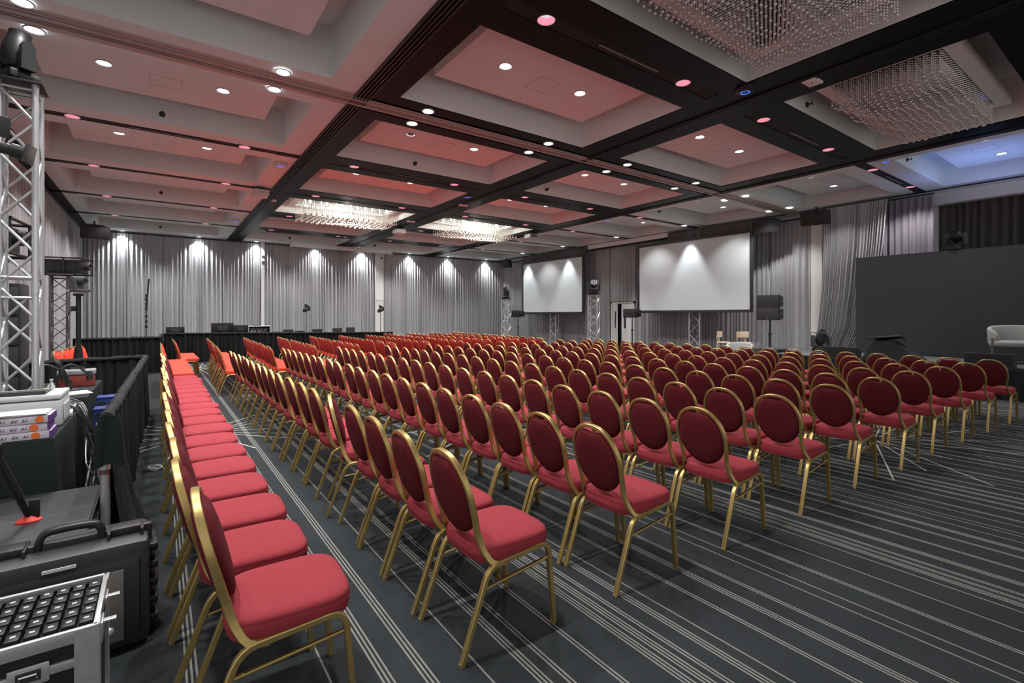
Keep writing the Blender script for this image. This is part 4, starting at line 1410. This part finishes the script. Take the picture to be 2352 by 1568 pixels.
# clothed desks
def cloth_desk(label, x0, x1, y0, y1, z, zb, seed):
    rr = random.Random(seed)
    t = thing('clothed_desk', label, 'table', ((x0 + x1) / 2, (y0 + y1) / 2, 0))
    w, h = (x1 - x0) / 2, (y1 - y0) / 2
    MB().box(-w + .02, w - .02, -h + .02, h - .02, z - .035, z - .004).build('table_top', M_BLACK, t)
    for a in (-1, 1):
        for b in (-1, 1):
            rod('leg', (a * (w - .08), b * (h - .08), 0), (a * (w - .08), b * (h - .08), z - .03), .016, M_GREY, t, 8)
    # cloth: top plus draped sides with folds
    per = []
    k = 26
    cr = [(-w, -h), (w, -h), (w, h), (-w, h)]
    for i in range(4):
        a, b = cr[i], cr[(i + 1) % 4]
        for j in range(k):
            per.append((a[0] + (b[0] - a[0]) * j / k, a[1] + (b[1] - a[1]) * j / k))
    n = len(per)
    vs = [(p[0] * .995, p[1] * .995, z) for p in per]
    lv = (.985, .7, .35, .0)
    for f in lv:
        for i, p in enumerate(per):
            o = (1 - f) * (.022 + .03 * math.sin(i * .55 + rr.uniform(-.2, .2)) * (1 - f) ** .5)
            l = math.hypot(p[0] / w, p[1] / h)
            nx = (1 if abs(p[0]) > w - 1e-6 else 0) * (1 if p[0] > 0 else -1)
            ny = (1 if abs(p[1]) > h - 1e-6 else 0) * (1 if p[1] > 0 else -1)
            vs.append((p[0] + nx * o, p[1] + ny * o, zb + .01 + (z - zb - .012) * f))
    fs = [tuple(range(n))]
    for r_ in range(len(lv)):
        for i in range(n):
            j = (i + 1) % n
            fs.append((r_ * n + i, r_ * n + j, (r_ + 1) * n + j, (r_ + 1) * n + i))
    MB().add(vs, fs).build('tablecloth', M_TEALCL, t, 50)
    return t
cloth_desk('near desk under a dark cloth carrying the printer and paper', -1.75, -.56, 4.40, 5.93, .74, 0, 1)
cloth_desk('far desk under a dark cloth covered with cables and boxes', -1.12, -.58, 6.44, 8.05, .74, 0, 2)
# riser
dk = thing('stage_riser', 'scuffed black riser deck in front of the printer desk', 'riser', (-1.26, 3.8, 0))
MB().box(-.95, .94, -.56, .555, .34, .4, .006).build('deck', M_DECK, dk)
MB().box(-.955, .945, -.565, -.555, .33, .392).box(.938, .948, -.565, .56, .33, .392).build('edge_profile', M_BLACK, dk)
for x in (-.88, .87):
    for y in (-.5, .48):
        rod('leg', (x, y, 0), (x, y, .34), .024, M_ALU, dk, 10)
# printer
pr = thing('laser_printer', 'white laser printer on the near clothed desk', 'printer', (-.83, 5.06, .742))
MB().box(-.26, .25, -.2, .22, 0, .19, .02).build('body', M_WPLAST, pr)
MB().box(-.26, .25, -.2, .22, .195, .235, .015).build('top_cover', M_WPLAST, pr)
MB().prism([(-.18, .236), (.16, .236), (.16, .238), (-.18, .262)], -.14, .16, 'YZ').build('output_tray', M_DGREY, pr)
MB().box(-.24, .1, -.208, -.2, .03, .1).build('paper_drawer', mat('light_grey_plastic', (.55, .57, .58), .4, var=.03), pr)
MB().box(.252, .258, -.12, .12, .04, .15).build('side_panel', M_WPLAST, pr)
# paper reams
_glyph = {}
def text(body, loc, rot, size, m, parent, name='lettering'):
    k = (body, size)
    if k not in _glyph:
        cu = bpy.data.curves.new(name, 'FONT')
        cu.body = body
        cu.size = size
        cu.extrude = .0003
        tmp = bpy.data.objects.new('tmp', cu)
        C.objects.link(tmp)
        bpy.context.view_layer.update()
        me = bpy.data.meshes.new_from_object(tmp.evaluated_get(bpy.context.evaluated_depsgraph_get()))
        bpy.data.objects.remove(tmp)
        me.materials.clear()
        me.materials.append(m)
        _glyph[k] = me
    return link(name, _glyph[k], parent, loc, rot)
for i in range(3):
    nm = ('bottom', 'middle', 'top')[i]
    rx = (0, -.012, -.004)[i]
    t = thing('paper_ream', f'{nm} pack of copy paper in the stack beside the printer', 'paper ream', (-.74 + rx, 4.53, .742 + i * .052), R((0, 1.5, -1)[i]), 'copy paper packs beside the printer')
    MB().box(-.16, .16, -.11, .11, 0, .05, .005).build('wrapper', M_LILAC, t)
    MB().box(.158, .1625, -.108, .108, .002, .048).box(.15, .1605, -.1113, -.1098, .002, .048).build('purple_end', M_PURP, t)
    MB().lathe([(.001, -.1125), (.022, -.1125), (.022, -.11), (.001, -.11)], 16, 'Y', ((.085, .085, .11)[i], 0, .025)).build('round_sticker', M_OSTICK, t)
    for j in range(4):
        text('A1' if j % 2 else 'AV', (-.13 + j * .052, -.1125, .014), (PI / 2, 0, 0), .026, M_DGREY, t)
t = thing('loose_paper', 'loose white sheets lying on top of the copy paper stack', 'paper', (-.75, 4.52, .9))
for i in range(4):
    s_ = MB().box(-.148, .148, -.105, .105, i * .003, i * .003 + .0015).build('sheet', M_PAPER, t)
    s_.rotation_euler = (0, 0, R((0, 3, -2, 5)[i]))
# far desk objects
t = thing('desk_monitor', 'small dark monitor seen edge-on on the far desk', 'monitor', (-.80, 7.1, .742), R(101))
m = MB()
m.M = Matrix.Translation((0, 0, .06)) @ Matrix.Rotation(R(-18), 4, 'X')
m.box(-.24, .24, -.02, .015, 0, .27, .006)
m.build('panel', M_BLACK, t)
MB().box(-.1, .1, -.09, .07, 0, .012, .003).box(-.02, .02, -.03, .0, .01, .12).build('stand', M_BLACK, t)
for i, (p0, p1, p2, l) in enumerate((((-1.03, 6.62, .742), (-1.02, 6.65, 1.22), (-.80, 6.7, .98), 'left'), ((-.86, 6.75, .742), (-.82, 6.75, 1.25), (-.60, 6.9, .90), 'right'))):
    t = thing('gooseneck_lamp', f'{l} black gooseneck desk lamp arching over the far desk', 'desk lamp', p0)
    MB().lathe([(.001, 0), (.05, 0), (.045, .02), (.012, .04), (.001, .04)], 14).build('base', M_BLACK, t)
    q = [tuple(Vector(v) - Vector(p0)) for v in bez(p0, p1, p2, 14)]
    MB().tube([(0, 0, .02)] + q[1:], .011, 8, (0, 1, 0)).build('gooseneck', M_BLACK, t)
    e = q[-1]
    MB().lathe([(.001, .03), (.02, .03), (.028, -.03), (.022, -.03), (.001, -.01)], 12, 'Z', e).build('lamp_head', M_BLACK, t)
t = thing('toolbox', 'clear lidded toolbox with a red tray on the far desk', 'toolbox', (-.76, 7.55, .742), R(4))
MB().box(-.17, .15, -.12, .12, 0, .13, .012).build('tray', M_ROSE, t)
MB().box(-.18, .16, -.13, .13, .132, .185, .015).build('lid', M_CLEAR, t)
for x in (-.12, .1):
    MB().box(x - .025, x + .025, -.14, -.128, .09, .17, .004).build('latch', M_BLACK, t)
MB().tube([(-.08, -.0, .185), (-.07, -.0, .21), (.05, 0, .21), (.06, 0, .185)], .008, 6, (0, 1, 0)).build('handle', M_BLACK, t)
def sheet(label, x, y, z, rz, w=.21, h=.297, m=M_PAPER):
    t = thing('paper_sheet', label, 'paper', (x, y, z), rz)
    MB().box(-w / 2, w / 2, -h / 2, h / 2, 0, .002).build('page', m, t)
    for i in range(3):
        MB().box(-w / 2 + .02, w / 2 - .03, h * .2 - i * .05, h * .2 - i * .05 + .01, .002, .0025).build('print_line', M_GREY, t)
sheet('white paper sheet lying between the far desk toolbox and the printer', -.70, 6.85, .742, R(15))
sheet('white paper sheet lying near the clear bottle on the far desk', -1.0, 6.86, .742, R(-12))
sheet('yellow notepad on the far desk left of the edge-on monitor', -1.02, 7.42, .742, R(5), .12, .12, M_YEL)
t = thing('water_bottle', 'small clear crumpled water bottle on the far desk', 'bottle', (-.86, 6.56, .742))
MB().lathe([(.001, 0), (.032, 0), (.034, .02), (.03, .05), (.034, .08), (.03, .12), (.012, .15), (.012, .17), (.001, .17)], 14).build('body', mat('clear_bottle', (.75, .78, .8), .1, var=0, trans=.7), t)
MB().lathe([(.001, .17), (.015, .17), (.015, .185), (.001, .185)], 10).build('cap', M_WPLAST, t)
t = thing('network_switch', 'silver patch unit with sockets at the edge of the far desk', 'network switch', (-.70, 5.62, .742), R(3))
MB().box(-.12, .12, -.09, .09, 0, .045, .004).build('case', M_ALU, t)
for i in range(8):
    MB().box(-.1 + i * .025, -.083 + i * .025, -.094, -.088, .012, .03).build('port', M_BLACKM, t)
t = thing('network_switch', 'dark patch unit stacked behind the silver patch unit on the far desk', 'network switch', (-.72, 5.82, .742), R(-2))
MB().box(-.12, .12, -.09, .09, 0, .045, .004).build('case', M_DGREY, t)
for i in range(6):
    MB().box(-.1 + i * .03, -.083 + i * .03, -.094, -.088, .012, .03).build('port', M_ALU, t)
t = thing('power_supply', 'flat white power unit at the edge of the near desk beside the printer', 'power unit', (-.635, 5.38, .742), R(5))
MB().box(-.06, .06, -.1, .1, 0, .03, .005).build('case', M_WPLAST, t)
MB().box(-.03, .03, -.04, .04, .03, .032).build('label_plate', M_GREY, t)
# cable bundle down the desk edge
rr = random.Random(5)
cab = MB()
for i in range(16):
    y = rr.uniform(5.55, 5.95)
    r_ = rr.choice((.005, .006, .008, .01))
    pts = [(-.74, y, .80), (-.60, y - .05, .79), (-.525, y - .08, .66), (-.46 + rr.uniform(-.03, .03), y + rr.uniform(-.2, .1), .40), (-.44 + rr.uniform(-.04, .06), y + rr.uniform(-.4, .1), .12), (-.40 + rr.uniform(-.05, .05), y + rr.uniform(-.5, 0), .02)]
    cab.tube(smooth_path(pts, 4), r_, 5, (0, 1, 0))
for i in range(7):
    a = rr.uniform(0, 6)
    cx, cy, rad = -.42 + rr.uniform(-.03, .03), 5.25 + rr.uniform(-.2, .3), rr.uniform(.05, .09)
    cab.tube([(cx + rad * math.cos(a + k), cy + rad * 1.8 * math.sin(a + k), .012 + .008 * i) for k in [j * .5 for j in range(12)]], .007, 5, (0, 0, 1))
o = cab.build('cable_bundle', M_BLACK)
tag(o, 'tangle of black cables hanging from the desk edge to the floor', 'cables')
o['kind'] = 'stuff'
cab = MB()
for i in range(4):
    y = rr.uniform(5.6, 5.9)
    pts = [(-.66, y, .77), (-.565, y, .76), (-.515, y - .04, .60), (-.48, y - .15 * i, .35), (-.50 + .03 * i, y - .3, .15), (-.42, y - .45, .03)]
    cab.tube(smooth_path(pts, 4), .005, 5, (0, 1, 0))
o = cab.build('white_cable_bundle', mat('white_cable', (.5, .5, .48), .5, var=.05))
tag(o, 'few white cables hanging from the desk edge among the black ones', 'cables')
o['kind'] = 'stuff'
for i, (y, z1, l) in enumerate(((6.25, .65, 'near'), (6.56, .72, 'far'))):
    t = thing('blue_crate', f'{l} blue plastic crate with round holes between desk and fence', 'crate', (-.43, y, 0))
    MB().box(-.08, .08, -.09, .09, 0, z1, .008).build('body', M_BLUEP, t)
    for x in (-.04, .04):
        MB().lathe([(.001, -.092), (.032, -.092), (.032, -.088), (.001, -.088)], 14, 'Y', (x, 0, z1 - .07)).build('hole', M_BLACKM, t)
    MB().box(-.084, .084, -.094, .094, z1 - .018, z1 + .004, .004).build('rim', M_BLUEP, t)
    if i == 0:
        MB().box(-.06, .07, -.095, -.09, z1 - .2, z1 - .13).build('white_label', M_PAPER, t)
t = thing('camera_tripod', 'black tripod with red rubber feet standing on the riser', 'tripod', (-.85, 3.3, .4))
apex = (0, 0, 1.1)
for (x, y) in ((.26, .5), (-.56, -.03), (-.12, -.04)):
    top = Vector(apex)
    ft = Vector((x, y, .03))
    pr_ = Vector((-y, x, 0)).normalized() * .017
    for s_ in (-1, 1):
        rod('leg', tuple(ft + pr_ * s_ + (top - ft) * .12), tuple(top + pr_ * s_), .012, M_DGREY, t, 10)
    rod('lower_leg', tuple(ft), tuple(ft + (top - ft) * .45), .016, M_BLACK, t, 10)
    k = ft + (top - ft) * .40
    MB().box(k.x - .035, k.x + .035, k.y - .03, k.y + .03, k.z - .03, k.z + .03, .008).build('leg_lock', M_BLACK, t)
    MB().box(ft.x + .0, ft.x + .045, ft.y - .012, ft.y + .012, ft.z - .01, ft.z + .09, .004).build('foot_lever', M_BLACK, t)
    MB().rings(superell(.055, .035, 2.4, 18), [(1, .0), (1, .008), (.7, .02), (.35, .035)], lambda a, b, h: (a + x, b + y, h)).build('rubber_foot', M_REDP, t)
MB().lathe([(.001, 1.08), (.06, 1.08), (.06, 1.14), (.04, 1.2), (.001, 1.2)], 14).build('head', M_BLACK, t)
# hard case
pc = thing('hard_case', 'large black hard case standing on its edge beside the riser', 'case', (-.66, 3.02, 0), R(1.5))
MB().box(-.64, .62, -.16, .005, .02, .50, .035).build('lid_shell', M_DGREY, pc)
MB().box(-.64, .62, .01, .17, .02, .50, .035).build('bottom_shell', M_DGREY, pc)
MB().box(-.645, .632, -.02, .03, .01, .525, .012).build('rim', M_BLACK, pc)
MB().box(-.60, .585, -.175, -.155, .05, .425, .015).build('raised_face', M_DGREY, pc)
for x in (.12, .49):
    MB().box(x - .035, x + .035, -.181, -.174, .07, .39, .004).build('grip_strip', M_TAPE, pc)
hd = smooth_path([(.22, -.01, .50), (.23, -.01, .55), (.265, -.01, .575), (.40, -.01, .575), (.435, -.01, .55), (.445, -.01, .50)], 4)
MB().sweep(hd, bar(.02, .014), (0, 1, 0)).build('handle', M_BLACK, pc, 60)
for x in (-.33, .12, .53):
    l = MB().box(x - .06, x + .06, -.045, .05, .495, .535, .008).build('latch', M_BLACK, pc)
    for s_ in (-1, 1):
        MB().box(x + s_ * .062 - .006, x + s_ * .062 + .006, -.08, .06, .47, .53, .003).build('latch_rib', M_BLACK, l)
for i in range(5):
    MB().box(.62, .655, -.09, .1, .07 + i * .085, .105 + i * .085, .008).build('hinge_rib', M_BLACK, pc)
MB().box(.25, .36, -.166, -.158, .445, .458).build('name_sticker', M_PAPER, pc)
# flight case
fc = thing('flight_case', 'open aluminium edged flight case in the bottom left corner', 'case', (-.56, 2.39, 0))
W_, D_, Z_ = .385, .2, .5
MB().box(-W_, W_, -D_, -D_ + .012, .03, Z_ - .02).box(-W_, W_, D_ - .012, D_, .03, Z_ - .02).box(-W_, -W_ + .012, -D_, D_, .03, Z_ - .02).box(W_ - .012, W_, -D_, D_, .03, Z_ - .02).box(-W_, W_, -D_, D_, .03, .05).build('panels', M_BLACK, fc)
MB().box(-W_ + .013, W_ - .013, -D_ + .013, D_ - .013, .05, Z_ - .035).build('foam_tray', M_BLACKM, fc)
for z, h in ((Z_ - .045, .045), (Z_ - .125, .03), (.03, .04)):
    for y in (-D_, D_):
        MB().box(-W_ - .006, W_ + .006, y - .008, y + .008, z, z + h, .003).build('edge_profile', M_ALU, fc)
    for x in (-W_, W_):
        MB().box(x - .008, x + .008, -D_ - .006, D_ + .006, z, z + h, .003).build('edge_profile', M_ALU, fc)
for x in (-W_, W_):
    for y in (-D_, D_):
        sx, sy = (1 if x < 0 else -1), (1 if y < 0 else -1)
        MB().box(min(x - sx * .009, x + sx * .055), max(x - sx * .009, x + sx * .055), min(y - sy * .01, y + sy * .002), max(y - sy * .01, y + sy * .002), .03, Z_ - .002).box(min(x - sx * .01, x + sx * .002), max(x - sx * .01, x + sx * .002), min(y - sy * .009, y + sy * .055), max(y - sy * .009, y + sy * .055), .03, Z_ - .002).build('corner_profile', M_ALU, fc)
        MB().ball((x - sx * .006, y - sy * .006, .25), .02, 10, 6).build('corner_ball', M_ALU, fc)
for x in (.22, .08):
    h_ = MB().box(x - .05, x + .05, -D_ - .012, -D_ - .004, .36, .425, .004).build('latch_plate', M_ALU, fc)
    MB().box(x - .03, x + .03, -D_ - .0135, -D_ - .0115, .375, .41).build('latch_recess', M_DGREY, h_)
    MB().tube([(x - .02, -D_ - .016, .385), (x - .02, -D_ - .02, .4), (x + .02, -D_ - .02, .4), (x + .02, -D_ - .016, .385)], .004, 6, (0, 1, 0)).build('latch_wing', M_CHROME, h_)
for y in (-.11, .08):
    h_ = MB().box(W_ + .006, W_ + .014, y - .04, y + .04, .40, .47, .003).build('side_latch', M_ALU, fc)
    MB().box(W_ + .012, W_ + .05, y - .012, y + .012, .455, .462, .002).build('latch_tongue', M_ALU, h_)
for x in (-.3, .3):
    for y in (-.13, .13):
        MB().lathe([(.001, 0), (.03, 0), (.03, .03), (.001, .03)], 10, 'Z', (x, y, 0)).build('rubber_foot', M_BLACKM, fc)
PB = MB().box(-.018, .018, -.027, .027, 0, .032, .003).mesh('pack_body', M_BLACK)
PS = MB().box(-.007, .007, -.006, .006, .032, .033).mesh('pack_sticker', M_RIBBON)
PK = MB().box(-.014, .014, .029, .034, 0, .026).mesh('pack_clip', M_DGREY)
for i in range(9):
    for j in range(5):
        t = thing('receiver_pack', f'black receiver pack with white sticker, {ORD[i]} from the right, {ORD[j]} row back, flight case', 'receiver', (-.205 - i * .046 - .012 * (j % 2) * 0, 2.255 + j * .068, .466), 0, 'receiver packs in the flight case')
        link('body', PB, t)
        link('sticker', PS, t)
        link('belt_clip', PK, t)
t = thing('cable_coil', 'small coil of white cable on the carpet beside the fence', 'cable', (-.03, 6.1, 0))
MB().tube([((.05 + .006 * (k % 3)) * math.cos(k * .6), (.05 + .006 * (k % 3)) * 1.3 * math.sin(k * .6), .008 + .001 * k) for k in range(30)], .005, 5, (0, 0, 1)).build('loops', mat('white_cable', (.5, .5, .48), .5), t)
MB().tube([(.05, 0, .008), (.1, -.06, .006), (.13, -.03, .006)], .005, 5, (0, 0, 1)).build('loose_end', M_ALU, t)
# blue stage wash thrown by the moving light above the stage screen
lamp('stage_wash_lamp', (14.75, 2.6, 3.6), 60, (.25, .38, 1), 150, 1, .12, (R(180), 0, 0))
